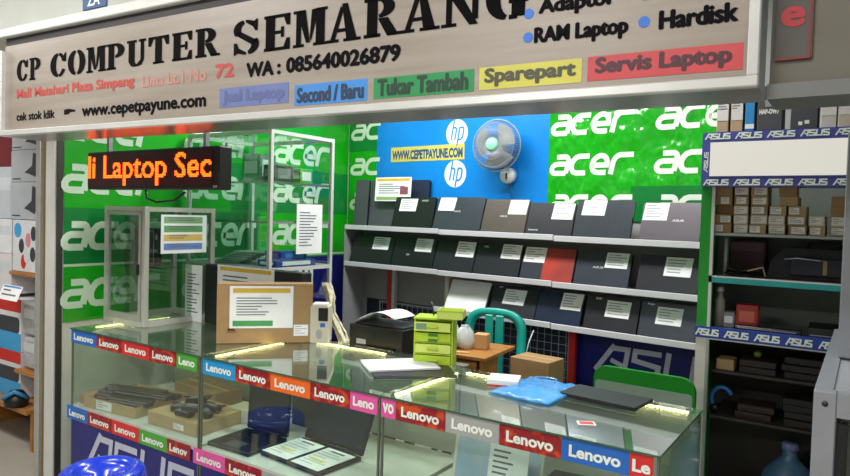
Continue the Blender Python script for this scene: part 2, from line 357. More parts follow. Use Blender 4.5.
# neighbour's sign box at the right of the shop sign
s2 = thing('neighbour_sign', 'dull olive blank sign box right of the shop sign', 'sign', (0, 1.76, 0), 0)
MB().box(-.21, 2.6, 0, .012, 1.93, 2.40).build('board', mat('olive_board', '6d695f', .6), s2)
f_ = MB(); f_.box(-.212, 2.6, -.015, .16, 1.895, 1.93); f_.build('bottom_rail', mat('dull_frame', '787a79', .4, .3), s2)
q = MB(); q.box(-.20, -.125, -.008, -.001, 1.985, 2.36, 0); q.build('board_insert', mat('insert_grey', '55524f', .6), s2)
r_ = MB(); r_.box(-.132, -.128, -.010, -.008, 1.988, 2.36); r_.box(-.20, -.128, -.010, -.008, 1.984, 1.988); r_.build('red_outline', mat('outline_red', '8e2a2a', .5), s2)
e_ = MB(); e_.fat('e', -.188, 2.06, .045, .045, -.0095, .003); e_.build('lettering', mat('letter_red', 'b02a34', .5), s2)

# ------------------------------------------------------------------ wall banners
def lw(name, label, y0, y1, z0, z1, m):
    o = thing(name, label, 'banner', (XW+.004, y0, z0), 0)
    MB().box(0, .004, 0, y1-y0, 0, z1-z0).build('sheet', m, o)
    return o
# left wall lower row/up: local text plane facing +X  (x along +Y)
ROT = Matrix.Rotation(PI/2, 4, 'Z')
bn = thing('acer_banner', 'green laptop-brand banner covering the left wall with white logos', 'banner', (XW+.003, 1.942, .95), 0)
MB().box(0, .003, 0, 2.39, 0, .31).build('sheet', GREENB, bn)
MB().box(0, .003, 0, 1.42, .325, .64).build('sheet', GREEND, bn); MB().box(0, .003, 1.42, 2.39, .325, .64).build('sheet', GREENB, bn)
MB().box(0, .003, 0, 1.15, .64, .98).build('sheet', GREENB, bn); MB().box(0, .003, 1.15, 2.39, .64, .98).build('sheet', GREEND, bn)
MB().box(0, .003, 0, 2.39, .98, 1.75).build('sheet', GREENB, bn)
MB().box(0, .004, 0, 2.39, .31, .325).build('seam_tape', mat('seam_white', 'bcd4bc', .5), bn)
LOGOG = mat('banner_logo', 'c4dcc4', .35)
for row, zr in enumerate((.07, .395, .715, 1.01, 1.33)):
    for k in range(3):
        L = MB(); L.M = ROT
        acer(L, .0, 0, .60, .155, 0)
        L.build('logo', LOGOG, bn, loc=(.0045+.001, -.015+k*.78, zr+.01))
nv = thing('asus_banner', 'navy brand banner with upright white letters low on the left wall', 'banner', (XW+.010, 3.3, .3), 0)
MB().box(0, .003, 0, 1.03, 0, .95).build('sheet', NAVYV, nv)
L = MB(); L.M = ROT @ Matrix.Rotation(-PI/2, 4, 'Y'); asus(L, 0, 0, .62, .16, 0); L.build('logo', LOGOW, nv, loc=(.005, .62, .27))

def bwall(name, label, u0, u1, z0, z1, m, dy=.236, cat='banner'):
    o = thing(name, label, cat, (-3.48, 4.08, 0), RK)
    MB().box(u0, u1, dy-.004, dy, z0, z1).build('sheet', m, o); return o
b1 = bwall('acer_banner', 'narrow green brand banner in the corner left of the blue banner', -.235, .09, 1.50, 2.75, GREENB)
q = MB().box(-.235, .09, .2305, .2315, 2.12, 2.75).build('sheet', GREEND, b1)
for z in (1.635, 1.925, 2.215): L = MB(); acer(L, -.21, z, .32*4.7/2.2, .135, .229, letters='ac'); L.build('logo', LOGOG, b1)
b2 = bwall('hp_banner', 'sky blue brand banner with round white logos behind the fan', .09, 1.675, 1.60, 2.75, BLUEV)
for cx_, cz_ in ((.905, 2.215), (.9, 1.915)): L = MB(); hp(L, cx_, cz_, .10, .2315); L.build('logo', [LOGOW, BLUEV], b2)
u_ = MB(); u_.box(.25, .98, .2295, .2315, 2.02, 2.135)
st = u_.build('web_sticker', mat('sticker_yellow', 'c8bd58', .5), b2)
MB().text('WWW.CEPETPAYUNE.COM', .265, 2.035, w=.70, h=.075, y=.2285, bold=.05).build('lettering', mat('sticker_ink', '1f4a78', .5), st)
b3 = bwall('acer_banner', 'wide glossy green brand banner at the right of the blue banner', 1.675, 2.93, 1.60, 2.75, mat('glossy_green_vinyl', '12a412', .16, 0, .08, bump=1.0, scale=3, bscale=4.5, stretch=(1, 1, .7), spec=1.0, dist=.09))
MB().box(2.25, 2.93, .2305, .2315, 1.60, 1.815).build('sheet', GREEND, b3)
for z in (2.15, 1.89, 1.63):
    for k in range(2): L = MB(); acer(L, 1.69+k*.70, z, .56, .13, .229); L.build('logo', LOGOW, b3)
b4 = bwall('asus_banner', 'navy brand banner with large white logo below the laptop rack', 1.90, 2.93, .02, .93, NAVYV)
L = MB(); asus(L, 2.06, .655, .84, .175, .229, tk=.18); L.build('logo', mat('logo_grey', 'b8bccf', .4), b4)
pb = bwall('back_board', 'dark navy pegboard panel behind the wire mesh', .02, 1.89, .3, .93, mat('navy_board', '1c2340', .6), cat='board')

# wire mesh
ms = thing('wire_mesh', 'white square wire mesh hung under the rack', 'mesh', (-3.48, 4.08, 0), RK)
g = MB()
for i in range(32): u = .22+i*.053; g.box(u-.0015, u+.0015, .205, .208, .35, .90)
for i in range(11): z = .36+i*.053; g.box(.2, 1.88, .202, .205, z-.0015, z+.0015)
g.build('wires', mat('wire_white', 'a9b0bc', .4), ms)
g = MB(); g.box(.19, 1.89, .200, .21, .345, .353); g.box(.19, 1.89, .200, .21, .897, .905); g.box(.19, .2, .200, .21, .345, .905); g.box(1.88, 1.89, .2, .21, .345, .905); g.build('border', mat('wire_white', 'a9b0bc'), ms)

# ------------------------------------------------------------------ display rack
rack = thing('display_rack', 'three-tier grey metal wall rack holding rows of laptops', 'rack', (-3.48, 4.08, 0), RK)
SEG = ((.0, .952), (.958, 1.866), (1.872, 2.76))
for lvl, z in enumerate((1.505, 1.215, .955)):
    for k, (a, b_) in enumerate(SEG):
        if lvl == 2 and k == 0: continue
        if lvl == 2 and k == 1: a = .93
        dz = -.006*k if lvl == 0 else -.004*k
        s_ = MB(); s_.box(a, b_, -.015, .20, z-.018+dz, z-.006+dz); s_.box(a, b_, -.022, -.012, z-.030+dz, z+.006+dz, bev=.002)
        s_.build('shelf', SHELFM, rack)
for u, m_ in ((.30, RED), (1.90, RED)):
    MB().box(u, u+.045, .17, .20, .02, 1.19 if u < 1 else .93).build('upright', m_, rack)
MB().box(.35, .38, .17, .20, .02, 1.19).build('upright', ALUW, rack)
MB().box(.92, .955, .12, .15, .8, 1.20).build('upright', mat('cream_metal', 'cfcab0', .5), rack)
MB().box(-.015, .0, -.01, .20, .30, 1.50).build('side_panel', GREYM, rack)
MB().box(2.762, 2.775, .0, .20, .02, 1.50).build('side_panel', GREYM, rack)
MB().box(.0, .93, .205, .225, .915, 1.49).build('back_panel', GREYP, rack)
MB().box(.93, 2.76, .205, .225, .935, 1.49).build('back_panel', GREYP, rack)

# ------------------------------------------------------------------ laptops
LM = {
 'grey': mat('lid_grey', '55585f', .35, .3, .06), 'dark': mat('lid_dark', '23252d', .4, .2, .06), 'slate': mat('lid_slate', '3a3f4a', .35, .3, .06),
 'black': mat('lid_black', '17181e', .4, .1, .06), 'brown': mat('lid_bronze', '5b544f', .35, .4, .06), 'steel': mat('lid_steel', '5a5f68', .22, .7, .05, stretch=(6, 1, 1)),
 'mauve': mat('lid_mauve', '5e5860', .35, .4, .06), 'blue': mat('lid_blue', '343e55', .22, .5, .06), 'white': mat('lid_white', 'dfe1e6', .5), 'navy': mat('lid_navy', '252c42', .4), 'red': two_tone('lid_red', 'b03a2c', '6e3030', 3, .4, .4, .7)}
def printed(mb, x0, x1, y, z0, z1, rows, m=1, seed=0, lm=.08):
    rnd = random.Random(seed); w_ = x1-x0; h_ = z1-z0
    for i in range(rows):
        zz = z1-h_*(.12+.8*i/rows); a = x0+w_*lm; b_ = a+w_*(.35+.5*rnd.random())
        mb.quad([(a, y, zz-h_*.3/rows), (b_, y, zz-h_*.3/rows), (b_, y, zz), (a, y, zz)], m)
def laptop(u0, u1, z, h, mk, lab, tg=None, logo=None, lean=18, v=0.0, extra=None, grp='laptops leaning on the wall rack', rot=0):
    w = u1-u0; H = h/math.cos(math.radians(lean))
    c, s = math.cos(RK), math.sin(RK)
    o = thing('laptop', lab, 'laptop', (-3.48+u0*c-v*s, 4.08+u0*s+v*c, z), RK, grp)
    rx = -math.radians(lean)
    m = LM[mk]
    MB().rrect(0, w, 0, H, .012, 0, .009).build('lid', m, o, rx=rx)
    MB().rrect(.001, w-.001, .001, H-.002, .012, .0105, .026).build('base', LM['black'] if mk != 'white' else LM['grey'], o, rx=rx)
    MB().tube([(.04, .012, .004), (w-.04, .012, .004)], .0042, 8).build('hinge', BLACK, o, rx=rx)
    if tg:
        a, b_, zt, zb = tg; a -= u0; b_ -= u0; a = max(a, .004); b_ = min(b_, w-.004)
        k = H/h; q0 = (zb-z)*k; q1 = min((zt-z)*k, H-.004); sk = .006
        t = MB(); t.quad([(a, -.0012, q0), (b_-sk, -.0012, q0), (b_, -.0012, q1), (a+sk, -.0012, q1)], 0)
        printed(t, a+.005, b_-.005, -.0018, q0, q1, 5, 1, int(u0*1000))
        t.build('price_tag', [WHITE, mat('tag_ink', '9ea3b2', .7)], o, rx=rx)
    if logo:
        lx, lz, lwid, txt = logo
        MB().text(txt, lx-u0, lz*H, w=lwid, h=.013, y=-.0012, bold=.04).build('logo', mat('logo_silver', 'c9ccd2', .3, .5), o, rx=rx)
    if extra: extra(o, w, H, rx)
    return o
def redskin(o, w, H, rx):
    m = MB(); m.rrect(w*.42, w-.004, .004, H-.004, .01, -.0008, 0); m.build('red_cover_skin', LM['red'], o, rx=rx)
zT, zM, zB = 1.5015, 1.2115, .9515
laptop(-.03, .115, zT, .375, 'grey', 'narrow dark grey laptop standing at the left end of the top shelf', lean=4, v=.10)
laptop(.12, .45, zT, .37, 'grey', 'tall grey laptop half hidden by a yellow-headed sheet on the top shelf', lean=5, v=.12)
laptop(.47, .69, zT, .37, 'navy', 'dark navy laptop upright behind the black one on the top shelf', lean=4, v=.165)
laptop(.480, .868, zT, .235, 'black', 'black laptop with tag and small white sticker beside the grey tall one', (.53, .70, 1.722, 1.63), ( .74, .86, .06, 'AXIO'), 14, .0)
laptop(.880, 1.29, zT, .235, 'slate', 'slate laptop on top shelf with tag at its upper left corner', (.895, 1.045, 1.735, 1.64), (1.04, .55, .06, 'ASUS'))
laptop(1.30, 1.64, zT-.006, .228, 'brown', 'bronze-grey laptop on top shelf with tag at its upper right corner', (1.49, 1.638, 1.73, 1.625), (1.43, .48, .06, 'ASUS'))
laptop(1.65, 1.975, zT-.006, .208, 'dark', 'charcoal laptop on top shelf with logo at lower left and tag upper right', (1.82, 1.972, 1.70, 1.60), (1.67, .14, .07, 'Lenovo'))
laptop(1.985, 2.345, zT-.012, .235, 'steel', 'shiny steel laptop with bright reflections on the top shelf', (2.02, 2.175, 1.728, 1.63))
laptop(2.40, 2.735, zT-.012, .222, 'mauve', 'mauve-grey laptop at the right end of the top shelf', (2.405, 2.55, 1.708, 1.61), (2.575, .52, .065, 'ASUS'))
laptop(.035, .475, zM, .225, 'black', 'black laptop at the left end of the middle shelf', (.255, .43, 1.425, 1.33), lean=16)
laptop(.485, .885, zM, .225, 'black', 'black laptop second from left on the middle shelf', (.69, .855, 1.43, 1.335), (.62, .4, .03, 'acer'), 16)
laptop(.892, 1.238, zM, .222, 'dark', 'charcoal laptop third from left on the middle shelf', (1.07, 1.23, 1.425, 1.32))
laptop(1.245, 1.605, zM-.004, .220, 'dark', 'charcoal laptop left of the red-covered one on the middle shelf', (1.445, 1.60, 1.43, 1.33), (1.30, .85, .04, 'DELL'))
laptop(1.618, 1.99, zM-.004, .212, 'slate', 'grey laptop with red right half on the middle shelf', (1.625, 1.785, 1.42, 1.32), extra=redskin)
laptop(2.0, 2.345, zM-.008, .210, 'slate', 'slate laptop right of the red-covered one on the middle shelf', (2.185, 2.33, 1.415, 1.32), (2.11, .52, .07, 'ASUS'))
laptop(2.395, 2.735, zM-.008, .208, 'dark', 'charcoal laptop at the right end of the middle shelf', (2.54, 2.695, 1.405, 1.30))
laptop(1.01, 1.345, zB, .20, 'white', 'white laptop at the left end of the bottom shelf', None, (1.22, .85, .035, 'hp'), 26)
laptop(1.385, 1.73, zB-.004, .20, 'dark', 'charcoal laptop next to the white one on the bottom shelf', (1.47, 1.64, 1.125, 1.03), (1.42, .9, .03, 'acer'), 24)
laptop(1.738, 2.05, zB-.004, .20, 'blue', 'blue-sheened laptop in the middle of the bottom shelf', (1.90, 2.045, 1.14, 1.04), None, 22)
laptop(2.075, 2.405, zB-.008, .205, 'dark', 'charcoal laptop second from right on the bottom shelf', (2.20, 2.355, 1.125, 1.03), (2.13, .88, .04, 'acer'))
laptop(2.415, 2.735, zB-.008, .20, 'slate', 'slate laptop at the right end of the bottom shelf', (2.505, 2.655, 1.12, 1.025), (2.45, .9, .04, 'hp'))

def sheet(name, lab, cat, w, h, loc, rz=0, rx=0, head=None, foot=None, rows=6, photo=None, bands=None, ry=0, lm=.08, seed=1, group=None, listed=False):
    """a printed sheet in the XZ plane facing -Y, base at its lower left corner"""
    o = MB(); o.box(0, w, 0, .0012, 0, h, 0)
    mats = [WHITE, INK]
    e = -.0006
    def band(z0, z1, hexv, x0=.05, x1=.95):
        mats.append(mat('band_'+hexv, hexv, .6)); o.quad([(w*x0, e, h*z0), (w*x1, e, h*z0), (w*x1, e, h*z1), (w*x0, e, h*z1)], len(mats)-1)
    if bands:
        for i, hv in enumerate(bands): band(.78-.23*i, .95-.23*i, hv, .06, .9); o_rows = 0; printed(o, w*.1, w*.88, e-.0004, h*(.80-.23*i), h*(.95-.23*i), 2, 1, i+5)
    else:
        top = .95
        if head: band(.84, .95, head, .05, .95); top = .80
        bot = .05
        if foot: band(.05, .18, foot, .05, .68); bot = .22
        printed(o, w*.03, w*.97, e, h*bot, h*top, rows, 1, seed, lm)
    if photo: band(photo[2], photo[3], photo[4], photo[0], photo[1])
    ob = o.build(name, mats, loc=loc, rz=rz, rx=rx, ry=ry)
    return tag(ob, lab, cat, group)
c6, s6 = math.cos(RK), math.sin(RK)
def rl(u, v, z): return (-3.48+u*c6-v*s6, 4.08+u*s6+v*c6, z)
sheet('price_sheet', 'white sheet with yellow header and small picture on the top rack shelf', 'sheet', .375, .185, rl(.215, .09, 1.705), RK, -.06, head='d8b23c', foot='8fae6a', rows=5, photo=(.70, .92, .28, .60, '8a4a5a'))

# fan
fan = thing('wall_fan', 'small grey wall fan with mint hub on the blue banner', 'fan', (-3.48+1.345*c6+.10*-s6+0, 4.08+1.345*s6+.10*c6, 2.09), RK+.15)
g = MB()
R = .176
for k in range(84):
    a = 2*PI*k/84
    g.tube([(r*math.cos(a), -d, r*math.sin(a)) for r, d in ((.05, .075), (.10, .07), (.15, .05), (R, .0))], .0015, 4)
for r, d in ((.05, .076), (.10, .071), (.15, .051), (R, 0)): g.tube([(r*math.cos(2*PI*k/32), -d, r*math.sin(2*PI*k/32)) for k in range(32)], .0018 if r < R else .005, 5, closed=True)
g.build('front_cage', mat('cage_grey', '94989c', .4, .1), fan)
g = MB()
for k in range(30):
    a = 2*PI*k/30
    g.tube([(r*math.cos(a), d, r*math.sin(a)) for r, d in ((.05, .055), (.15, .045), (R, .0))], .0011, 4)
g.build('rear_cage', mat('cage_grey', '94989c'), fan)
for k in range(3):
    g = MB(); a0 = k*2*PI/3; vs = []; n = 8
    for i in range(n+1):
        a = a0+i/n*1.55
        for r in (.03, .08, .13, .158-.02*abs(i/n-.5)): vs.append((r*math.cos(a), -.03+.04*i/n, r*math.sin(a)))
    g.add(vs, [(i*4+j, i*4+j+1, i*4+j+5, i*4+j+4) for i in range(n) for j in range(3)], 0, True); g.build('blade', mat('blade_grey', '8d9499', .4, .0), fan)
MB().lathe([(0, -.088), (.03, -.086), (.045, -.078), (.047, -.066)], 20, axis='y').build('hub_badge', mat('hub_mint', '86cdb0', .4), fan)
MB().lathe([(.0, -.02), (.045, -.02), (.05, .02), (.05, .06), (0, .065)], 20, axis='y').build('motor_housing', mat('fan_grey', '9da3a8', .4), fan)
g = MB(); g.tube([(0, .05, 0), (.02, .07, -.08), (.05, .08, -.15)], .016, 8); g.build('arm', mat('fan_grey', '9da3a8'), fan)
g = MB(); g.lathe([(0, .045), (.05, .05), (.056, .062), (.056, .11), (0, .11)], 22, c=(.06, -.20), axis='y'); g.build('wall_base', mat('fan_base_white', 'd6dade', .4), fan)
g = MB(); g.box(.056, .066, .038, .047, -.225, -.185); g.build('switch', BLACK, fan)
g = MB(); g.tube([(.07, .10, -.25), (.075, .115, -.34), (.07, .118, -.50)], .0035, 6); g.build('cord', mat('cord_grey', '4b5f78', .5), fan)

# ------------------------------------------------------------------ glass counters
DR = two_tone('sticker_fire', '8c1420', 'c9481c', 22, .4, .5, .62)
STC = {'b': mat('sticker_blue', '2166bd', .4), 'd': DR, 'r': mat('sticker_red', 'cf2a2c', .4), 'g': mat('sticker_green', '4a9e38', .4), 'c': mat('sticker_cyan', '1b93cf', .4),
       'o': mat('sticker_orange', 'ea6a1c', .4), 'p': mat('sticker_pink', 'd9559c', .4), 'y': mat('sticker_grey', '9fa1a0', .4)}
LEDS = emis('led_warm', 'ffe2a0', 22.0)
CF = 1.885; CT = .955
def counter(x0, x1, yb, label, upper, lower, led, base_m=NAVYV, n=0):
    o = thing('glass_counter', label, 'counter', ((x0+x1)/2, CF, 0), 0, None)
    X = (x0+x1)/2; a = x0-X; b_ = x1-X; d = yb-CF
    MB().box(a+.001, b_-.001, -.008, d, CT-.006, CT).build('glass_top', GLASSG, o)
    e = MB(); e.box(a+.001, b_-.001, -.010, -.008, CT-.006, CT); e.box(b_-.001, b_+.001, -.01, d, CT-.006, CT) if n == 2 else None; e.build('top_edge', GEDGE, o)
    MB().box(a+.014, b_-.014, .0, .005, .55, CT-.007).build('front_glass', GLASS, o)
    if n == 0: MB().box(a+.002, a+.006, .016, d-.02, .55, CT-.007).build('side_glass', GLASS, o)
    if n == 2: MB().box(b_-.006, b_-.002, .016, d-.02, .02, CT-.007).build('side_glass', GLASSD, o)
    MB().box(a+.012, b_-.012, .006, d-.02, .52, .545).build('shelf', mat('shelf_white', 'c9cdc8', .5), o)
    bk = MB(); bk.box(a+.012, b_-.012, d-.012, d-.006, .55, CT-.02); bk.build('back_panel', mat('counter_back_%d' % n, ('8f9a80', 'b3b6ae', 'aab0a8')[n], .5), o)
    for xx in (a, b_-.012):
        for yy_ in (0, d-.010): MB().box(xx+(.003 if xx < 0 else .001), xx+(.011 if xx < 0 else .009), yy_, yy_+.010, .0, CT-.008, bev=.001).build('post', mat('post_metal', '6a7062', .35, .4), o)
    MB().box(a+.012, b_-.012, .002, .008, .02, .52).build('base_panel', base_m, o)
    MB().box(a+.012, b_-.012, d-.012, d-.006, .0, .52).build('rear_panel', mat('rear_panel', '7a7c78', .6), o)
    for side, xa, xb, ya, yb_ in led:
        s_ = MB(); g = MB(); L_ = math.hypot(xb-xa, yb_-ya); N = max(4, int(L_/.014))
        horizontal = abs(xb-xa) > abs(yb_-ya)
        if horizontal: s_.box(xa-X, xb-X, ya-CF-.005, ya-CF+.005, CT-.012, CT-.009)
        else: s_.box(xa-X-.005, xa-X+.005, ya-CF, yb_-CF, CT-.012, CT-.009)
        st_ = s_.build('led_strip', mat('strip_cream', 'd8d2a0', .5), o)
        for i in range(N):
            t_ = (i+.5)/N; px = xa+(xb-xa)*t_-X; py = ya+(yb_-ya)*t_-CF
            g.box(px-.005, px+.005, py-.005, py+.005, CT-.009, CT-.0075); g.box(px-.0045, px+.0045, py-.003, py+.003, CT-.0145, CT-.012)
        g.build('led_chips', LEDS, st_)
    for lst, z0, z1 in ((upper, CT-.077, CT-.008), (lower, .468, .538)):
        for xa, xb, k, txt in lst:
            s_ = MB().box(xa-X+.001, xb-X-.001, -.0035, -.0015, z0, z1).build('brand_sticker', STC[k], o)
            w_ = (xb-xa)
            if txt: MB().text(txt, xa-X+w_*.12, z0+.016, w=w_*.76, h=.036, y=-.0045, bold=.035).build('lettering', LOGOW, s_)
    return o
LN = 'Lenovo'
C1 = counter(-3.50, -2.436, 2.52, 'leftmost glass counter, with the small aluminium showcase on top', 
    [(-3.495, -3.255, 'b', LN), (-3.255, -3.03, 'd', LN), (-3.03, -2.805, 'r', LN), (-2.805, -2.60, 'd', LN), (-2.60, -2.45, 'g', 'Leno')],
    [(-3.53, -3.33, 'b', LN), (-3.33, -3.11, 'd', LN), (-3.11, -2.88, 'r', LN), (-2.88, -2.66, 'g', LN), (-2.66, -2.49, 'd', 'Lenov')],
    [('l', -3.47, -3.47, 2.0, 2.46), ('r', -2.75, -2.6, 2.46, 2.46)], n=0)
C2 = counter(-2.434, -1.43, 2.52, 'middle glass counter, with an open laptop and sheets inside',
    [(-2.415, -2.20, 'c', LN), (-2.20, -1.99, 'd', LN), (-1.99, -1.77, 'o', LN), (-1.77, -1.57, 'd', LN), (-1.57, -1.44, 'p', 'Leno')],
    [(-2.47, -2.255, 'p', LN), (-2.255, -2.03, 'd', LN), (-2.03, -1.82, 'y', LN), (-1.82, -1.62, 'b', LN), (-1.62, -1.44, 'd', LN)],
    [('l', -2.405, -2.405, 1.94, 2.36), ('b', -2.30, -1.86, 2.485, 2.485), ('b', -1.62, -1.52, 2.485, 2.485)], n=1)
C3 = counter(-1.428, -.452, 2.44, 'rightmost glass counter, with the blue plastic bag lying on top',
    [(-1.425, -1.36, 'p', 'vo'), (-1.36, -1.153, 'd', LN), (-1.153, -.951, 'y', LN), (-.951, -.742, 'd', LN), (-.742, -.537, 'b', LN), (-.537, -.47, 'r', 'Le')],
    [(-1.42, -1.2, 'o', LN), (-1.2, -.98, 'd', LN), (-.98, -.76, 'b', LN), (-.76, -.54, 'r', LN)],
    [('l', -1.405, -1.405, 1.94, 2.38), ('b', -1.38, -1.18, 2.41, 2.41), ('b', -.69, -.49, 2.41, 2.41)], n=2)
L = MB(); asus(L, -.38, .225, .90, .215, .0, tk=.15); L.build('base_logo', mat('logo_grey', 'b8bccf'), C1, loc=(.0, .0, .0)); 
L = MB(); asus(L, -.40, .225, .90, .215, .0, tk=.15); L.build('base_logo', mat('logo_grey', 'b8bccf'), C2)

# ------------------------------------------------------------------ inside counter 1
def carton(name, lab, w, d, h, loc, rz=0, m=None, label=None, group=None, flap=False, cat='box', tape=True, lab_m=None, bev=.003):
    o = thing(name, lab, cat, loc, rz, group)
    if flap:
        t_ = .004; b = MB(); b.box(-w/2, w/2, 0, d, 0, t_); b.box(-w/2, w/2, 0, t_, t_, h); b.box(-w/2, w/2, d-t_, d, t_, h); b.box(-w/2, -w/2+t_, t_, d-t_, t_, h); b.box(w/2-t_, w/2, t_, d-t_, t_, h)
        b.build('tray', m or CARD, o)
    else:
        MB().box(-w/2, w/2, 0, d, 0, h, bev=bev).build('body', m or CARD, o)
        if tape: MB().box(-w/2+.01, w/2-.01, d*.45, d*.55, h, h+.0008).build('tape', TAPE, o)
    if label:
        a, b_, c_, e_ = label
        q = MB(); q.box(-w/2+w*a, -w/2+w*b_, -.001, 0, h*c_, h*e_, 0); printed(q, -w/2+w*a, -w/2+w*b_, -.0016, h*c_, h*e_, 3, 1, int(w*999))
        q.build('paper_label', [lab_m or WHITE, mat('label_ink', 'a29c9c', .7)], o)
    return o
SH = .546
def bar(name, lab, cat, w, d, h, loc, rz, m, group=None, rx=0):
    o = thing(name, lab, cat, loc, rz, group)
    MB().box(-w/2, w/2, -d/2, d/2, 0, h, bev=.004).build('shell', m, o)
    MB().box(-w/2+.02, w/2-.02, -d/2-.001, -d/2+.002, h*.3, h*.55).build('connector', GREYM, o)
    return o
carton('open_box', 'open cardboard tray of laptop batteries at the left of the counter shelf', .40, .33, .055, (-3.20, 1.92, SH), .10, CARDL, (.25, .55, .1, .9), flap=True)
carton('cardboard_box', 'flat cardboard box under the pile of black adapters', .36, .30, .065, (-2.72, 1.945, SH), .03, CARDL, (.55, .75, .2, .6))
carton('cardboard_box', 'cardboard box far back on the leftmost counter shelf', .40, .17, .085, (-3.02, 2.30, SH), -.1, CARD)
carton('cardboard_box', 'small cardboard box at the far left of the counter shelf', .09, .2, .05, (-3.435, 1.92, SH), .0, CARD)
BAT = mat('battery_black', '23241f', .4)
for i, (x, y, z, r, w_) in enumerate(((-3.27, 2.05, SH+.034, .35, .25), (-3.20, 2.0, SH+.034, .38, .26), (-3.13, 1.985, SH+.034, .3, .2), (-3.22, 2.08, SH+.058, .42, .27), (-3.13, 2.06, SH+.058, .34, .27), (-3.17, 2.15, SH+.034, .3, .25))):
    bar('laptop_battery', 'long black laptop battery lying on the open tray', 'battery', w_*1.35, .055, .024, (x+.01, y, z+.012), r*.7, BAT, 'laptop batteries in the open tray')
for i, (x, y, z, r) in enumerate(((-2.76, 2.03, SH+.067, .5), (-2.68, 1.99, SH+.067, .1), (-2.60, 2.05, SH+.067, -.4), (-2.70, 2.07, SH+.105, .9), (-2.61, 1.98, SH+.105, .35), (-2.65, 2.12, SH+.067, .2))):
    o = thing('power_adapter', 'black laptop power adapter in the pile on the flat box', 'adapter', (x, y, z), r, 'power adapters on the flat box')
    MB().box(-.05, .05, -.022, .022, 0, .03, bev=.006).build('body', mat('adapter_black', '17181b', .35), o)
    g = MB(); g.tube([(.05, 0, .015), (.07, .02, .03), (.05, .05, .02), (.0, .05, .012), (-.04, .06, .02), (-.06, .03, .03)], .0035, 6); g.build('cable', BLACK, o)
    MB().box(-.03, .03, -.015, .015, .030, .0306).build('rating_label', mat('label_grey', '7d828a', .4), o)
o = thing('open_box', 'open-flap white carton behind the adapters', 'box', (-2.56, 2.22, SH), .1)
MB().box(-.08, .08, 0, .12, 0, .07, bev=.003).build('body', mat('carton_white', 'cfcab8', .7), o)

# ------------------------------------------------------------------ inside counters 2 and 3
def open_laptop(name, lab, w, d, loc, rz, ang, lidm, deckm, screen, dots=False, papers=0, facing=1):
    o = thing(name, lab, 'laptop', loc, rz)
    MB().box(-w/2, w/2, 0, d, 0, .018, bev=.004).build('base', deckm, o)
    k = MB()
    for r in range(5):
        for c in range(13): k.box(-w/2+.02+c*(w-.04)/13, -w/2+.02+(c+.85)*(w-.04)/13, d*.42+r*d*.1, d*.42+(r+.82)*d*.1, .018, .0195)
    k.build('keyboard', BLACK, o)
    MB().box(-.045, .045, d*.06, d*.34, .018, .0186).build('touchpad', mat('pad_grey', '4b4e55', .4), o)
    H = d*.96; rx = -math.radians(ang)
    l_ = MB().rrect(-w/2, w/2, 0, H, .008, 0, .008).build('lid', lidm, o, loc=(0, d, .018), rx=rx)
    MB().box(-w/2+.012, w/2-.012, -.0015, 0, .022, H-.012).build('screen', screen, l_)
    MB().tube([(-w/2+.05, 0, 0), (w/2-.05, 0, 0)], .006, 8).build('hinge', BLACK, o, loc=(0, d+.002, .020))
    return o
SCR = mat('screen_dark', '24303c', .18, spec=.8); SCRL = two_tone('screen_blue', '9db8d6', 'd4dde6', 3, .2, .4, .65)
open_laptop('laptop', 'open black laptop with two price sheets on its keyboard inside the middle counter', .37, .25, (-1.965, 1.965, SH), math.radians(-5), 22, LM['black'], LM['black'], SCR)
for k, (dx, lab) in enumerate(((-.095, 'left of the two price sheets on the open black laptop'), (.095, 'right of the two price sheets on the open black laptop'))):
    a = math.radians(-5); cx_ = -1.965+dx*math.cos(a); cy_ = 1.97+dx*math.sin(a)
    m_ = MB(); m_.box(-.083, .083, 0, .215, 0, .001, 0)
    for i in range(7):
        zz = .195-.026*i; m_.quad([(-.07, zz-.01, .0014), (.01+.05*((i*7) % 3)/2, zz-.01, .0014), (.01+.05*((i*7) % 3)/2, zz, .0014), (-.07, zz, .0014)], 1)
    m_.quad([(-.05, .07, .0016), (.03, .07, .0016), (.03, .09, .0016), (-.05, .09, .0016)], 2); m_.quad([(-.04, .182, .0016), (.04, .182, .0016), (.04, .197, .0016), (-.04, .197, .0016)], 3)
    tag(m_.build('price_sheet', [WHITE, mat('faint_ink', 'c6c8ce', .7), mat('highlight_yellow', 'd8d27a', .6), INK], loc=(cx_, cy_, SH+.0215+.0003*k), rz=a), lab, 'sheet')
open_laptop('laptop', 'open black laptop with dull dark screen at the left inside the middle counter', .262, .24, (-2.296, 1.925, SH), math.radians(2), 4, LM['dark'], LM['black'], mat('screen_matte', '2b322f', .3))
o = carton('display_box', 'large dark grey box at the back left inside the middle counter', .30, .10, .30, (-2.20, 2.37, SH), 0, mat('box_slate', '3a403c', .5), tape=False)
open_laptop('laptop', 'open white laptop with pale blue screen inside the rightmost counter', .36, .25, (-1.10, 1.93, SH), math.radians(4), 12, mat('lid_cream', 'd8d8c6', .4), mat('deck_white', 'd5d6d0', .4), SCRL)
sheet('price_sheet', 'white price sheet leaning on the white laptop screen in the rightmost counter', 'sheet', .15, .16, (-1.11, 2.105, SH+.085), math.radians(4), -math.radians(12), rows=6, seed=4)
o = thing('cable_box', 'black box with sloped shoulders beside the white laptop in the rightmost counter', 'box', (-.80, 2.0, SH), .1)
MB().prism([(-.10, 0), (.10, 0), (.10, .14), (.07, .18), (-.06, .18), (-.10, .14)], 0, .18).build('body', BLACK, o); MB().box(-.05, .05, -.002, 0, .05, .10).build('front_label', mat('label_dim', '3d403e', .5), o)

# ------------------------------------------------------------------ things standing on the counters
TZ = CT+.001
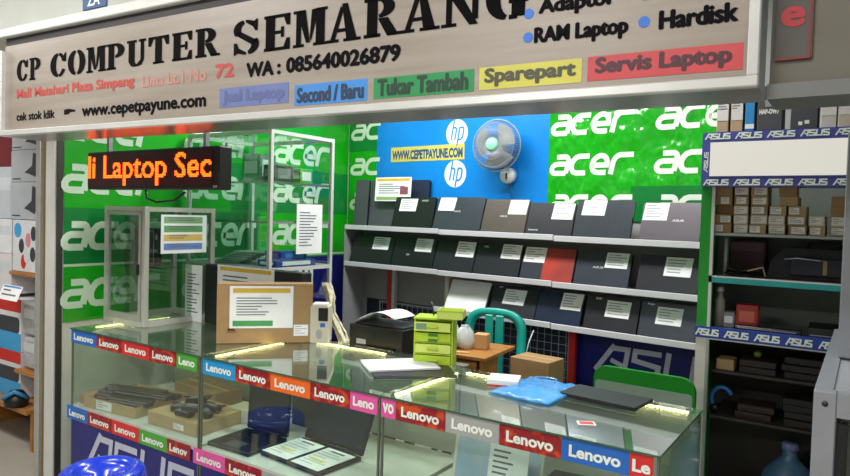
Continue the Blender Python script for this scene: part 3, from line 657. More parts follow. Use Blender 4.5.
# small aluminium showcase
sc = thing('glass_showcase', 'small aluminium-framed glass showcase on the leftmost counter', 'showcase', (-3.215, 2.12, TZ), 0)
Wd, Dp, Hh = .385, .46, .65; fb = .028
def fbars(x0, x1, z0, z1, y0, y1, b=fb):
    m_ = MB(); m_.box(x0, x1, y0, y1, z0, z0+b*1.5); m_.box(x0, x1, y0, y1, z1-b, z1); m_.box(x0, x0+b, y0, y1, z0+b*1.5, z1-b); m_.box(x1-b, x1, y0, y1, z0+b*1.5, z1-b); return m_
bdy = MB()
for x_ in (-Wd, -fb):
    for y_ in (0, Dp-fb): bdy.box(x_, x_+fb, y_, y_+fb, 0, Hh, bev=.002)
bdy.box(-Wd+fb, -fb, 0, fb, 0, .03); bdy.box(-Wd+fb, -fb, Dp-fb, Dp, 0, .03); bdy.box(-fb, 0, fb, Dp-fb, 0, .03); bdy.box(-Wd, -Wd+fb, fb, Dp-fb, 0, .03)
bdy.box(-Wd+fb, -fb, 0, fb, Hh-.025, Hh); bdy.box(-Wd+fb, -fb, Dp-fb, Dp, Hh-.025, Hh); bdy.box(-fb, 0, fb, Dp-fb, Hh-.025, Hh); bdy.box(-Wd, -Wd+fb, fb, Dp-fb, Hh-.025, Hh)
bdy.build('frame', mat('showcase_frame', 'b7b8ae', .4, .3), sc)
d_ = fbars(-Wd+fb+.002, -fb-.002, .032, Hh-.027, -.004, .012, .02).build('door', ALU, sc)
MB().box(-Wd+fb+.02, -fb-.02, .002, .006, .06, Hh-.05).build('door_glass', GLASSD, d_)
MB().box(-fb-.024, -fb-.012, -.018, -.004, .28, .34, bev=.003).build('handle', BLACK, d_)
MB().box(-.014, -.010, fb, Dp-fb, .03, Hh-.025).build('side_glass', GLASSD, sc)
MB().box(-Wd+.010, -Wd+.014, fb, Dp-fb, .03, Hh-.025).build('side_glass', GLASSD, sc)
MB().box(-Wd+fb, -fb, fb, Dp-fb, .31, .316).build('shelf', GLASSD, sc)
MB().box(-Wd+.03, -.03, .03, Dp-.03, Hh-.008, Hh-.002).build('top_panel', GREYM, sc)
for i, (x_, lab) in enumerate(((-3.49, 'dark framed phone box at the left on the small showcase shelf'), (-3.38, 'dark framed phone box at the right on the small showcase shelf'))):
    o = thing('phone_box', lab, 'box', (x_, 2.26, TZ+.317)); MB().box(-.045, .045, 0, .05, 0, .21, bev=.004).build('body', BLACK, o)
    f_ = MB(); f_.box(-.04, .04, -.002, 0, .01, .014); f_.box(-.04, .04, -.002, 0, .196, .2); f_.box(-.04, -.036, -.002, 0, .014, .196); f_.box(.036, .04, -.002, 0, .014, .196); f_.build('border', mat('border_grey', '8d9396', .4), o)
sheet('service_poster', 'white sheet with four coloured bands on the small showcase side', 'sheet', .30, .215, (-3.2115, 2.215, TZ+.395), PI/2, .0, bands=['7fae7a', '5fa05c', 'd8b860', '6a86c8'])
# LED ticker
lt = thing('led_ticker', 'black LED ticker board with glowing orange letters', 'sign', (-2.93, 1.94, 1.69), 0)
MB().box(-.53, .53, .0, .075, 0, .195, bev=.006).build('housing', mat('ticker_black', '1a1416', .4), lt)
MB().box(-.522, .487, -.002, 0, .018, .178).build('display_panel', mat('ticker_maroon', '3c0a10', .3), lt)
vs, fs, W_, H_ = textmesh('li Laptop Sec', .012)
def inside(px, pz):
    for f in fs:
        a = [vs[i] for i in f]; 
        for k in range(1, len(a)-1):
            (x1, y1), (x2, y2), (x3, y3) = a[0], a[k], a[k+1]
            d1 = (px-x2)*(y1-y2)-(x1-x2)*(pz-y2); d2 = (px-x3)*(y2-y3)-(x2-x3)*(pz-y3); d3 = (px-x1)*(y3-y1)-(x3-x1)*(pz-y1)
            if not ((d1 < 0 or d2 < 0 or d3 < 0) and (d1 > 0 or d2 > 0 or d3 > 0)): return True
    return False
hit = {}; PIT = .0079; NX = 126; NZ = 20
for i in range(NX):
    for j in range(NZ):
        if inside((i+.5)/NX*W_, (j+.5)/NZ*H_):
            hit.setdefault(i, []).append(j)
runs = []; last = -99
for i in sorted(hit):
    if i-last > 3: runs.append([])
    runs[-1].append(i); last = i
for run in runs:
    dots = MB()
    for i in run:
        for j in hit[i]:
            x_ = -.512+i*PIT; z_ = .023+j*.0077
            dots.box(x_-.0029, x_+.0029, -.0035, -.002, z_-.0029, z_+.0029)
    dots.build('lit_word', emis('led_orange', 'ff4a0c', 7.0), lt)
for x_ in (-.40, .38): MB().box(x_, x_+.02, .03, .05, .195, .30).build('hanging_bracket', GREYM, lt)
for x_ in (.50, .515): MB().lathe([(0, -.004), (.006, -.003), (.006, .0)], 10, c=(x_, .014), axis='y').build('bolt', GREYM, lt)
MB().tube([(-.1, .06, .0), (-.12, .08, -.04), (-.05, .09, -.06), (.1, .08, -.05), (.2, .07, -.01)], .006, 6).build('cable', BLACK, lt)

# black board and sheets behind the carton
o = thing('flat_box', 'black flat box standing on the counter behind the cardboard laptop carton', 'box', (-3.13, 2.445, TZ), 0)
MB().box(0, .76, 0, .07, 0, .335, bev=.004).build('body', mat('carton_black', '15171d', .45), o); MB().box(.0, .76, .03, .04, .335, .3358).build('tape', mat('clear_tape', '33353b', .2), o)
sheet('price_list', 'narrow white list leaning at the left edge of the black flat box', 'sheet', .15, .325, (-3.285, 2.43, TZ), 0, -.0, rows=13, seed=9)
sheet('notice_sheet', 'white sheet with yellow header and red picture on the black flat box', 'sheet', .45, .19, (-3.02, 2.4435, TZ+.15), 0, 0, head='d8b23c', rows=5, photo=(.72, .95, .05, .5, 'a0584a'), seed=3)
# cardboard laptop carton
a_ = math.radians(46)
lc = thing('laptop_carton', 'brown laptop carton standing upright with a printed notice', 'box', (-2.585, 2.09, TZ), a_)
Wc = .455
MB().box(0, Wc, 0, .075, 0, .293, bev=.003).build('body', CARD, lc)
MB().box(0, Wc, .03, .045, .293, .294).build('tape', mat('grey_tape', '77706a', .3), lc)
m_ = MB(); m_.box(.045, .095, -.001, 0, .055, .058); m_.prism([(.05, .062), (.09, .062), (.075, .085), (.055, .078)], -.001, 0); m_.text('▲', .02, .08, w=.02, h=.01, y=-.001) if False else None
m_.build('printed_mark', mat('mark_brown', '4e3018', .7), lc)
m_ = MB(); m_.box(.365, .435, -.001, 0, .035, .09, 0); printed(m_, .365, .435, -.0016, .035, .09, 4, 1, 8); m_.build('shipping_label', [WHITE, mat('label_faint', 'b3b3b6', .7)], lc)
ca, sa = math.cos(a_), math.sin(a_)
sheet('notice_sheet', 'white notice with yellow header and green footer taped on the brown carton', 'sheet', .30, .205, (-2.585+.06*ca+.0025*sa, 2.09+.06*sa-.0025*ca, TZ+.075), a_, 0, head='cfae3e', foot='4a9a5c', rows=7, seed=12)
# white boxed device
o = thing('label_printer', 'small off-white device with dark window beside the brown carton', 'device', (-2.235, 2.43, TZ), math.radians(30))
MB().rrect(-.045, .045, 0, .185, .008, 0, .09).build('body', mat('device_beige', 'cdc7b6', .45), o); MB().box(-.005, .043, -.002, 0, .11, .175, bev=.0008).build('window', BLACK, o)
MB().box(-.04, .035, .01, .08, .185, .195, bev=.004).build('lid', WPLAST, o)
MB().box(.005, .03, -.002, 0, .08, .10).build('button', mat('button_blue', '3c67c0', .4), o)
m_ = MB(); m_.prism(arcp(.0, .045, .016, .025, 0, 360, 14)[:-1], -.003, 0); m_.build('side_knob', mat('knob_grey', 'a7a5a0', .5), o)
# organiser
og = thing('drawer_organizer', 'lime green plastic mini drawer tower on the back edge of the middle counter', 'organizer', (-1.535, 2.385, TZ), math.radians(22))
LIME = mat('lime_plastic', 'b0cc34', .35, bump=.05, scale=30); LIMEL = mat('pale_lime_plastic', 'cfe070', .3)
m_ = MB(); m_.box(-.085, -.079, 0, .115, 0, .20); m_.box(.079, .085, 0, .115, 0, .20); m_.box(-.085, .085, .109, .115, 0, .20); m_.box(-.088, .088, -.004, .118, .197, .207, bev=.002)
for z_ in (0, .048, .097, .146): m_.box(-.079, .079, 0, .109, z_, z_+.005)
m_.build('frame', LIME, og)
for k in range(4):
    z_ = .007+.0485*k; y_ = -.006 if k < 3 else -.03
    d_ = MB(); d_.box(-.077, .077, y_, y_+.004, z_, z_+.038, bev=.001); d_.box(-.077, -.074, y_+.004, .10, z_, z_+.03); d_.box(.074, .077, y_+.004, .10, z_, z_+.03); d_.box(-.074, .074, y_+.004, .10, z_, z_+.003)
    q = d_.build('drawer', LIMEL if k in (1, 3) else LIME, og)
    MB().box(-.025, .025, y_-.010, y_, z_+.014, z_+.024, bev=.003).build('handle', LIME, q)
m_ = MB(); m_.box(-.02, .02, -.008, -.0065, .105, .14); m_.build('sticker', mat('sticker_leaf', '3d8a2a', .4), og)
m_ = MB(); m_.box(-.07, -.025, -.032, -.031, .16, .185); m_.build('label_tape', mat('label_grey2', '7c9a86', .4), og)
o = thing('lime_tray', 'pale lime tray sticking out on top of the drawer tower', 'tray', (-1.50, 2.40, TZ+.209), math.radians(22))
m_ = MB(); m_.box(-.02, .09, -.03, .07, 0, .003); m_.box(-.02, .09, -.03, -.027, .003, .035); m_.box(-.02, .09, .067, .07, .003, .035); m_.box(-.02, -.017, -.027, .067, .003, .035); m_.box(.087, .09, -.027, .067, .003, .035); m_.build('tray', LIMEL, o)
MB().box(-.022, .092, -.032, -.03, .030, .036).build('rim', LIME, o)
o = thing('pen', 'dark pen standing tilted on top of the lime drawer tower', 'pen', (-1.57, 2.44, TZ+.208), 0)
MB().tube([(0, 0, 0), (-.012, 0, .05)], .004, 8).build('barrel', BLACK, o); MB().tube([(-.012, 0, .05), (-.014, 0, .06)], [.004, .001], 8).build('tip', GREYM, o)
# white folder stack on middle counter
o = thing('closed_laptop', 'thin white closed laptop lying on a dark folder on the middle counter', 'laptop', (-1.625, 2.27, TZ+.0075), math.radians(50))
MB().box(-.15, .15, -.10, .10, .0045, .0085, bev=.001).build('lid', LM['white'], o); MB().box(-.15, .15, -.10, .10, 0, .004, bev=.001).build('base', LM['white'], o); MB().tube([(-.1, .10, .004), (.1, .10, .004)], .003, 8).build('hinge', GREYM, o)
o = thing('folder', 'dark folder under the white closed laptop on the middle counter', 'folder', (-1.545, 2.24, TZ), math.radians(42))
MB().box(-.16, .17, -.11, .11, 0, .002).build('cover', BLACK, o); MB().box(-.155, .165, -.105, .105, .002, .005).build('pages', WHITE, o); MB().box(-.16, .17, -.11, .11, .005, .007).build('cover', BLACK, o)
# white box + blue bag + laptop on counter 3
o = thing('accessory_box', 'small white accessory box with red edge beside the blue bag', 'box', (-1.13, 2.25, TZ), math.radians(20))
MB().box(-.06, .06, 0, .11, 0, .028, bev=.002).build('body', WPLAST, o); MB().box(-.06, .06, -.0012, 0, .002, .010).build('red_stripe', mat('stripe_red', 'b23a3a', .5), o); MB().box(-.04, .04, .02, .08, .028, .0286).build('label', mat('label_pale', 'c8ccd4', .5), o)
bagm = MB(); N = 16
vs_ = []
rb = random.Random(5)
for j in range(N+1):
    for i in range(N+1):
        a = i/N; b = j/N
        x_ = -.12+.24*a+.003*math.sin(b*9); y_ = -.155+.31*b+.004*math.sin(a*8)
        vs_.append((x_, y_, .003+.012*math.sin(PI*a)*math.sin(PI*b)+.006*rb.random()*math.sin(PI*a)+.006*abs(math.sin(a*13+b*7))))
o_ = len(vs_)
vs_ += [(x, y, .0) for x, y, z in vs_]
f_ = []
for j in range(N):
    for i in range(N): k = j*(N+1)+i; f_.append((k, k+1, k+N+2, k+N+1)); f_.append((o_+k, o_+k+N+1, o_+k+N+2, o_+k+1))
ring = [i for i in range(N+1)]+[(j+1)*(N+1)-1 for j in range(1, N+1)]+[N*(N+1)+i for i in range(N-1, -1, -1)]+[j*(N+1) for j in range(N-1, 0, -1)]
for a, b in zip(ring, ring[1:]+ring[:1]): f_.append((a, a+o_, b+o_, b))
bagm.add(vs_, f_, 0, True)
o = thing('plastic_bag', 'crumpled blue plastic bag lying on the rightmost counter', 'bag', (-1.005, 2.295, TZ), math.radians(-4))
bagm.build('sheet', mat('bag_blue', '3f96dc', .25, 0, .12, bump=.4, scale=10, bscale=10, coat=.4), o)
m_ = MB(); m_.tube([(-.09, .145, .01), (-.06, .19, .006), (-.02, .19, .006), (.0, .15, .012)], .004, 6); m_.build('handle', MATS['bag_blue'], o)
o = thing('closed_laptop', 'dark closed laptop lying at the back of the rightmost counter', 'laptop', (-.775, 2.335, TZ), math.radians(-6))
MB().box(-.14, .15, -.06, .10, .007, .013, bev=.002).build('lid', LM['dark'], o); MB().box(-.14, .15, -.06, .10, 0, .0065, bev=.002).build('base', LM['black'], o); MB().tube([(-.1, .10, .006), (.1, .10, .006)], .004, 8).build('hinge', BLACK, o)
o = thing('small_tag', 'small red and white tag lying on the rightmost counter glass', 'tag', (-.72, 2.03, TZ), math.radians(30))
MB().box(-.028, .028, -.02, .02, 0, .001).build('card', WHITE, o); m_ = MB(); m_.box(-.022, .022, -.015, .015, .001, .0014); m_.build('red_print', mat('print_red', 'c9444a', .5), o); m_ = MB(); m_.M = Matrix.Rotation(PI/2*-1, 4, 'X'); m_.text('M', -.012, -.006, w=.024, h=.013, y=.0018); m_.build('lettering', WHITE, o)

# ------------------------------------------------------------------ behind the counters
st = thing('printer_stand', 'dark wooden stand carrying the black printer behind the counters', 'stand', (-2.0, 2.74, 0), 0)
MB().box(-.25, .25, -.19, .19, .89, .91, bev=.002).build('top', mat('stand_brown', '5a4636', .5), st)
for x_ in (-.23, .23):
    for y_ in (-.17, .17): MB().box(x_-.018, x_+.018, y_-.018, y_+.018, 0, .89).build('leg', mat('stand_brown', '5a4636'), st)
pr = thing('printer', 'black printer with a curled white page on top', 'printer', (-2.015, 2.60, .911), 0)
MB().box(-.17, .165, 0, .24, 0, .13, bev=.004).build('body', BLACK, pr); MB().box(-.12, .12, -.02, .02, .012, .035, bev=.003).build('output_tray', BLACK, pr)
MB().box(-.12, -.06, -.0012, 0, .03, .06).build('badge', mat('badge_grey', 'b7bac0', .4), pr)
MB().box(-.15, .15, .02, .22, .13, .138, bev=.003).build('scanner_lid', mat('lid_charcoal', '26272c', .35), pr)
pg = MB(); V = []
for i in range(13):
    t = i/12; x_ = -.15+.25*t; z_ = .139+.06*math.sin(t*PI*.8)
    for y_ in (.02, .20): V.append((x_, y_, z_)); V.append((x_, y_, z_+.0015))
pg.add(V, [(4*i+1, 4*i+5, 4*i+7, 4*i+3) for i in range(12)]+[(4*i, 4*i+2, 4*i+6, 4*i+4) for i in range(12)]+[(4*i, 4*i+4, 4*i+5, 4*i+1) for i in range(12)]+[(4*i+2, 4*i+3, 4*i+7, 4*i+6) for i in range(12)]+[(0, 1, 3, 2), (48, 50, 51, 49)], 0, True)
tag(pg.build('curled_page', WHITE, loc=(-2.015, 2.60, .911)), 'curled white page lying on the black printer', 'paper')
# beige plastic wrap leaning
o = thing('plastic_wrap', 'crumpled beige plastic wrap leaning between the device and the printer', 'wrap', (-2.28, 2.66, .0))
stn = thing('side_table', 'small wooden side table left of the printer stand', 'table', (-2.48, 2.92, 0))
MB().box(-.15, .22, -.30, .0, .81, .83, bev=.002).build('top', WOOD, stn)
for x_ in (-.13, .12):
    for y_ in (-.28, -.02): MB().box(x_-.014, x_+.014, y_-.014, y_+.014, 0, .81).build('leg', WOOD, stn)
o.location = (-2.27, 2.66, .835)
rb = random.Random(3)
WRAPM = mat('wrap_beige', 'cfc6ac', .4, 0, .15, bump=.4, scale=20)
for nm, off, wdt in (('main_fold', 0.0, .075), ('inner_fold', .028, .035)):
    m_ = MB(); V = []; n_ = 16
    for i in range(n_):
        t = i/(n_-1); cx_ = -.14+.20*t**1.5+.012*math.sin(t*9)+off; cz_ = .385*(1-t)+.005; cy_ = .01*math.sin(t*13)-.04*(off > 0)
        for k in range(5): V.append((cx_+(k/4-.5)*wdt*(.6+.5*t), cy_+.018*(k % 2)+rb.uniform(-.006, .006), cz_+(rb.uniform(-.008, .008) if 0 < i < n_-1 else 0)))
        for k in range(5): x_, y_, z_ = V[-5]; V.append((x_, y_+.012, z_))
    F_ = [(i*10+k, i*10+k+1, i*10+k+11, i*10+k+10) for i in range(n_-1) for k in range(4)]+[(i*10+5+k, i*10+15+k, i*10+16+k, i*10+6+k) for i in range(n_-1) for k in range(4)]
    F_ += [(i*10, i*10+10, i*10+15, i*10+5) for i in range(n_-1)]+[(i*10+4, i*10+9, i*10+19, i*10+14) for i in range(n_-1)]
    m_.add(V, F_, 0); m_.build(nm, WRAPM, o)
o = thing('tan_pouch', 'tan leather pouch at the foot of the beige wrap', 'pouch', (-2.32, 2.70, .832), .4)
m_ = MB(); m_.lathe([(.0, 0), (.05, .004), (.055, .03), (.035, .055), (.01, .062), (0, .062)], 14); m_.build('body', mat('pouch_tan', '9a6434', .6), o); m_ = MB(); m_.tube([(.03*math.cos(a*PI/6), .03*math.sin(a*PI/6), .058) for a in range(12)], .004, 6, closed=True); m_.build('drawstring', CARDD, o)
# desk
dk = thing('wooden_desk', 'plain wooden desk with clutter in front of the rack', 'desk', (-2.03, 3.28, 0), math.radians(4))
MB().box(-.36, .36, -.22, .20, .835, .855, bev=.002).build('top', WOOD, dk)
MB().box(-.34, -.32, -.20, .0, 0, .835).build('side_panel', WOOD, dk); MB().box(.32, .34, -.20, .0, 0, .835).build('side_panel', WOOD, dk)
MB().box(-.32, .32, -.04, -.025, .35, .835).build('back_panel', WOOD, dk)
q = MB().box(.02, .30, -.205, -.19, .70, .82, bev=.002).build('drawer', WOOD, dk); MB().box(.14, .18, -.215, -.205, .755, .765).build('handle', GREYM, q)
DZ = .8565
def bottle(nm, lab, x, y, r, h, m, cm, cat='bottle'):
    o = thing(nm, lab, cat, (x, y, DZ)); MB().lathe([(0, 0), (r, .002), (r, h*.65), (r*.9, h*.72), (r*.4, h*.82), (r*.4, h*.88), (0, h*.88)], 16).build('body', m, o)
    MB().lathe([(0, h*.885), (r*.5, h*.885), (r*.48, h), (0, h)], 14).build('cap', cm, o)
bottle('spray_bottle', 'white bottle on the desk in front of the teal chair', -1.96, 3.24, .038, .17, WPLAST, mat('cap_white', 'f0f0ee', .3))
bottle('glue_bottle', 'small red bottle on the desk left of the white one', -2.07, 3.22, .022, .12, RED, mat('cap_red', '8a1c18', .3))
bottle('dark_bottle', 'small dark bottle at the left of the desk clutter', -2.14, 3.20, .022, .10, BLACK, GREYM)
o = thing('tape_dispenser', 'grey and black tape dispenser on the desk', 'dispenser', (-1.99, 3.13, DZ), .3)
MB().prism([(-.08, 0), (.08, 0), (.08, .03), (.02, .035), (-.03, .06), (-.08, .05)], 0, .05).build('body', mat('dispenser_grey', '55575c', .4), o); MB().lathe([(.014, -.002), (.032, -.002), (.032, .052), (.014, .052)], 18, c=(-.035, .062), axis='y').build('tape_roll', mat('roll_tan', 'd5cfb8', .4), o)
o = thing('clear_bag', 'crumpled clear plastic bag on the desk behind the bottles', 'bag', (-1.88, 3.25, DZ), .2)
m_ = MB(); rb = random.Random(11); m_.lathe([(0, 0), (.05, .0), (.06, .04), (.045, .09), (.02, .12), (0, .13)], 11); m_.v = [(x+rb.uniform(-.008, .008), y+rb.uniform(-.008, .008), z+(rb.uniform(-.006, .006) if z > .01 else 0)) for x, y, z in m_.v]; m_.build('bag', mat('frosted_plastic', 'c4c8ca', .2), o)
m_ = MB(); m_.tube([(.02*math.cos(a), .02*math.sin(a), .128) for a in [k*PI/5 for k in range(10)]], .003, 6, closed=True); m_.build('knot', mat('frosted_plastic', 'c4c8ca'), o)
carton('small_box', 'tan small box at the right side of the desk', .075, .07, .085, (-1.79, 3.27, DZ), .2, mat('tan_card', 'c79a66', .7), tape=False)
o = thing('ruler', 'pale wooden ruler lying at the desk front', 'ruler', (-1.90, 3.10, DZ), .35); MB().box(-.1, .12, -.014, .014, 0, .005).build('strip', mat('ruler_wood', 'd9b06a', .5), o)
m_ = MB(); 
for i in range(20): m_.box(-.095+i*.0105, -.094+i*.0105, -.014, -.006, .005, .0054)
m_.build('graduations', INK, o)
o = thing('notebook', 'pinkish notebook lying on the desk front edge', 'notebook', (-2.12, 3.13, DZ), .1); MB().box(-.08, .08, -.04, .06, 0, .012, bev=.001).build('pages', mat('nb_pages', 'd8c8c0', .7), o); MB().box(-.082, .082, -.042, .062, .012, .014).build('cover', mat('nb_pink', 'c9908a', .5), o)
# teal chair
TEAL = mat('teal_plastic', '119a90', .3, bump=.03, scale=20)
def plastic_chair(lab, loc, rz, m, seat_z=.44, top=.98, W=.40, name='plastic_chair'):
    o = thing(name, lab, 'chair', loc, rz)
    MB().box(-W*.5, W*.5, -.40, 0, seat_z, seat_z+.025, bev=.012).build('seat', m, o)
    def arch(hw, zt, r, n=16):
        P = []
        for i in range(n+1):
            a = PI*(1-i/n); P.append((hw*(abs(math.cos(a))**.6)*(1 if math.cos(a) > 0 else -1), .02+.05*max(0, 0), zt-.14+.14*math.sin(a)**.8 if 0 < i < n else zt-.14))
        return P
    P = arch(W*.48, top, 0); P = [(-W*.5, -.02, seat_z+.01)]+P+[(W*.5, -.02, seat_z+.01)]
    vs = []; n = len(P); wd = .040
    ctr = Vector((0, 0, (top+seat_z)/2))
    for p in P:
        d = Vector((p[0], 0, p[2]-(top-.16))); d = d.normalized() if p[2] > top-.15 else Vector((1 if p[0] > 0 else -1, 0, 0))
        a = Vector(p)+d*wd*.5; b = Vector(p)-d*wd*.9
        vs += [(a.x, p[1]-.012, a.z), (b.x, p[1]-.006, b.z), (b.x, p[1]+.010, b.z), (a.x, p[1]+.016, a.z)]
    fs = []
    for i in range(n-1):
        for k in range(4): fs.append((4*i+k, 4*i+(k+1) % 4, 4*i+4+(k+1) % 4, 4*i+4+k))
    fs += [(0, 1, 2, 3), (4*n-4, 4*n-1, 4*n-2, 4*n-3)]
    MB().add(vs, fs, 0, True).build('back_frame', m, o)
    for x_ in (-.035, .035): MB().box(x_-.028, x_+.028, -.002, .008, seat_z+.02, top-.022, bev=.003).build('back_slat', m, o)
    for sx in (-1, 1):
        for y0 in (-.36, -.04): MB().tube([(sx*W*.44, y0, seat_z+.005), (sx*W*.52, y0+(.04 if y0 > -.1 else -.04), 0)], [.026, .018], 8).build('leg', m, o)
    return o
plastic_chair('teal plastic chair with slatted back between desk and rack', (-1.93, 3.70, 0), math.radians(3), TEAL, .44, 1.01, .39)
gc = thing('plastic_chair', 'bright green plastic chair with rounded solid back behind the rightmost counter', 'chair', (-.80, 3.0, 0), math.radians(-2))
GRN = mat('green_plastic', '0c8a1c', .35)
MB().rrect(-.235, .215, .60, .932, .06, -.012, .012, n=6).build('backrest', GRN, gc)
MB().rrect(-.225, .205, .605, .865, .015, -.016, -.0125, n=5).build('back_pad', mat('pad_grey_green', '8fa398', .6), gc)
MB().box(-.21, .20, -.40, -.017, .42, .445, bev=.01).build('seat', GRN, gc)
for sx in (-1, 1):
    MB().box(sx*.18-.015, sx*.18+.015, -.03, -.0165, .44, .66).build('back_support', GRN, gc)
    for y_ in (-.05, -.37): MB().tube([(sx*.18, y_, .42), (sx*.19, y_, 0)], [.022, .018], 8).build('leg', GRN, gc)
# brown box on a crate near the mesh
o = thing('wooden_stool', 'low wooden stool under the brown box beside the wire mesh', 'stool', (-1.52, 3.45, 0)); MB().box(-.16, .16, -.14, .14, .63, .655, bev=.003).build('seat', WOOD, o)
for x_ in (-.13, .13):
    for y_ in (-.11, .11): MB().box(x_-.015, x_+.015, y_-.015, y_+.015, 0, .63).build('leg', WOOD, o)
carton('cardboard_box', 'plain brown cardboard box on the stool beside the wire mesh', .24, .18, .17, (-1.52, 3.34, .656), -.1, CARD)
o = thing('plastic_bag', 'small white plastic bag hanging between chair and brown box', 'bag', (-1.67, 3.62, .60), 0)
m_ = MB(); rb = random.Random(2); m_.lathe([(0, 0), (.04, .01), (.055, .07), (.04, .14), (.012, .18), (0, .185)], 11); m_.v = [(x+rb.uniform(-.01, .01), y+rb.uniform(-.01, .01), z) for x, y, z in m_.v]; m_.build('body', mat('bag_white', 'c4ccd2', .3), o)
m_ = MB(); m_.tube([(0, 0, .18), (.0, .04, .26), (0, .10, .32)], .004, 6); m_.build('handle', mat('bag_white', 'c4ccd2'), o)

# tall glass cabinet
tc = thing('glass_cabinet', 'tall aluminium-framed glass display cabinet against the green wall', 'cabinet', (-2.885, 2.70, 0), 0)
Wt, Dt, Ht = .765, .545, 2.075; fb = .022
fr = MB()
for x_ in (-Wt, -fb):
    for y_ in (0, Dt-fb): fr.box(x_, x_+fb, y_, y_+fb, 0, Ht)
for z_ in (0.05, 1.245, Ht-fb):
    fr.box(-Wt+fb, -fb, 0, fb, z_, z_+fb); fr.box(-Wt+fb, -fb, Dt-fb, Dt, z_, z_+fb); fr.box(-fb, 0, fb, Dt-fb, z_, z_+fb); fr.box(-Wt, -Wt+fb, fb, Dt-fb, z_, z_+fb)
fr.build('frame', ALUW, tc)
MB().box(-Wt+fb, -fb, .008, .012, 1.267, Ht-fb).build('front_glass', GLASSD, tc)
MB().box(-.012, -.008, fb, Dt-fb, 1.267, Ht-fb).build('side_glass', GLASS, tc)
MB().box(-Wt+fb, -fb, .004, .010, .072, 1.245).build('lower_panel', GREYP, tc)
MB().box(-.010, -.004, fb, Dt-fb, .072, 1.245).build('lower_side_glass', GLASS, tc)
for z_ in (1.54, 1.775): 
    q = MB().box(-Wt+.014, -.014, .02, Dt-.02, z_-.006, z_).build('shelf', GLASSD, tc)
    e_ = MB(); e_.box(-.016, -.012, .022, Dt-.022, z_-.012, z_+.004); e_.box(-Wt+fb, -fb, .013, .017, z_-.010, z_+.002); e_.build('shelf_edge', ALU, q)
MB().box(-Wt+.022, -.022, .022, Dt-.022, 1.262, 1.268).build('shelf', GREYM, tc)
MB().box(-Wt+.022, -.022, .022, Dt-.022, Ht-.01, Ht-.004).build('top_panel', GLASSD, tc)
def cbox(nm, lab, w, d, h, loc, m, lm=None, rz=0, cat='box'):
    o = thing(nm, lab, cat, loc, rz); MB().box(-w/2, w/2, -d/2, d/2, 0, h, bev=.003).build('body', m, o)
    q = MB(); q.box(w/2, w/2+.001, -d*.35, d*.35, h*.2, h*.8); q.box(-w*.35, w*.35, -d/2-.001, -d/2, h*.3, h*.75); q.build('label', lm or WHITE, o); return o
cbox('speaker_box', 'shiny silver box on the upper shelf of the tall glass cabinet', .16, .13, .17, (-3.15, 2.85, 1.777), mat('silver_box', 'aeb2c4', .15, .8), mat('label_shine', 'e8e8f4', .1))
cbox('mouse_box', 'dark printed box on the upper shelf of the tall cabinet', .10, .15, .10, (-2.96, 2.83, 1.777), mat('dark_box', '35343c', .5), mat('label_dimgrey', '8b8a92', .5))
cbox('mouse_box', 'green and white box on the upper shelf of the tall cabinet', .10, .11, .09, (-2.96, 3.02, 1.777), mat('green_box', '55b42c', .5), WHITE)
cbox('cable_box', 'blue box on top of the stack in the bottom of the tall cabinet', .14, .22, .05, (-2.98, 2.93, 1.310), mat('blue_box', '2348a4', .4), mat('label_sky', '6f9ad8', .4))
cbox('cable_box', 'blue and white box lying under another in the tall cabinet bottom', .16, .34, .04, (-2.98, 2.94, 1.269), mat('blue_box', '2348a4'), WHITE)
o = thing('clear_bags', 'pile of clear plastic packets in the bottom of the tall cabinet', 'packets', (-3.33, 2.86, 1.27), .3)
m_ = MB()
for k in range(6): m_.box(-.14+.03*k, .05+.03*k, -.08, .08, .001+.013*k, .012+.013*k, 0, bev=.003)
m_.build('packets', mat('packet_clear', '9ab0a4', .25), o)
sheet('price_list', 'white printed list taped to the side glass of the tall cabinet', 'sheet', .225, .305, (-2.8825, 2.915, 1.345), PI/2, 0, rows=12, seed=21)

# ------------------------------------------------------------------ right cabinet
YC = 3.2; XL = -.636
rc = thing('display_cabinet', 'tall cabinet with brand-strip borders and lit header at the right', 'cabinet', (XL, YC, 0), 0)
GP = mat('green_trim', '11922a', .4); PUR = mat('violet_strip', '4a4f9e', .4); BLS = mat('blue_strip', '1f3f9c', .4)
Wr = 1.3; Dr = .42
MB().box(0, .045, 0, .02, 1.135, 1.765).build('green_stile', GP, rc); MB().box(0, .045, 0, .02, .0, 1.085).build('white_stile', mat('stile_white', 'd6d3ca', .5), rc)
MB().box(.045, .058, -.004, .02, .0, 1.085).build('inner_stile', ALU, rc); MB().box(.045, .058, -.004, .02, 1.135, 1.765).build('inner_stile', ALUW, rc)
MB().box(0, .006, .02, Dr, .0, 1.99).build('side_panel', mat('side_green', '12962a', .5), rc)
MB().box(.006, Wr, Dr-.014, Dr-.0105, 0, 1.08).build('lower_back_shade', mat('cab_back_shade_tone', '3a3533', .6), rc)  # extra sheet whose dark colour stands in for the dim lower interior
MB().box(0, Wr, Dr-.01, Dr, 0, 1.99).build('back_panel', mat('cab_back', '6f7871', .6), rc)
MB().box(Wr-.02, Wr, 0, Dr-.01, 0, 1.765).build('side_panel', mat('cab_side', '8a8d88', .6), rc)
h_ = MB().box(.0, Wr, -.03, .12, 1.765, 2.005).build('header_box', PUR, rc)
MB().box(.035, Wr-.04, -.034, -.03, 1.811, 1.960).build('header_light', emis('header_glow', 'f2eee2', .72), h_)
for zr in (1.772, 1.975):
    for k in range(9): L = MB(); asus(L, .012+k*.124, zr-.002, .105, .027, -.0315); L.build('logo', LOGOW, h_)
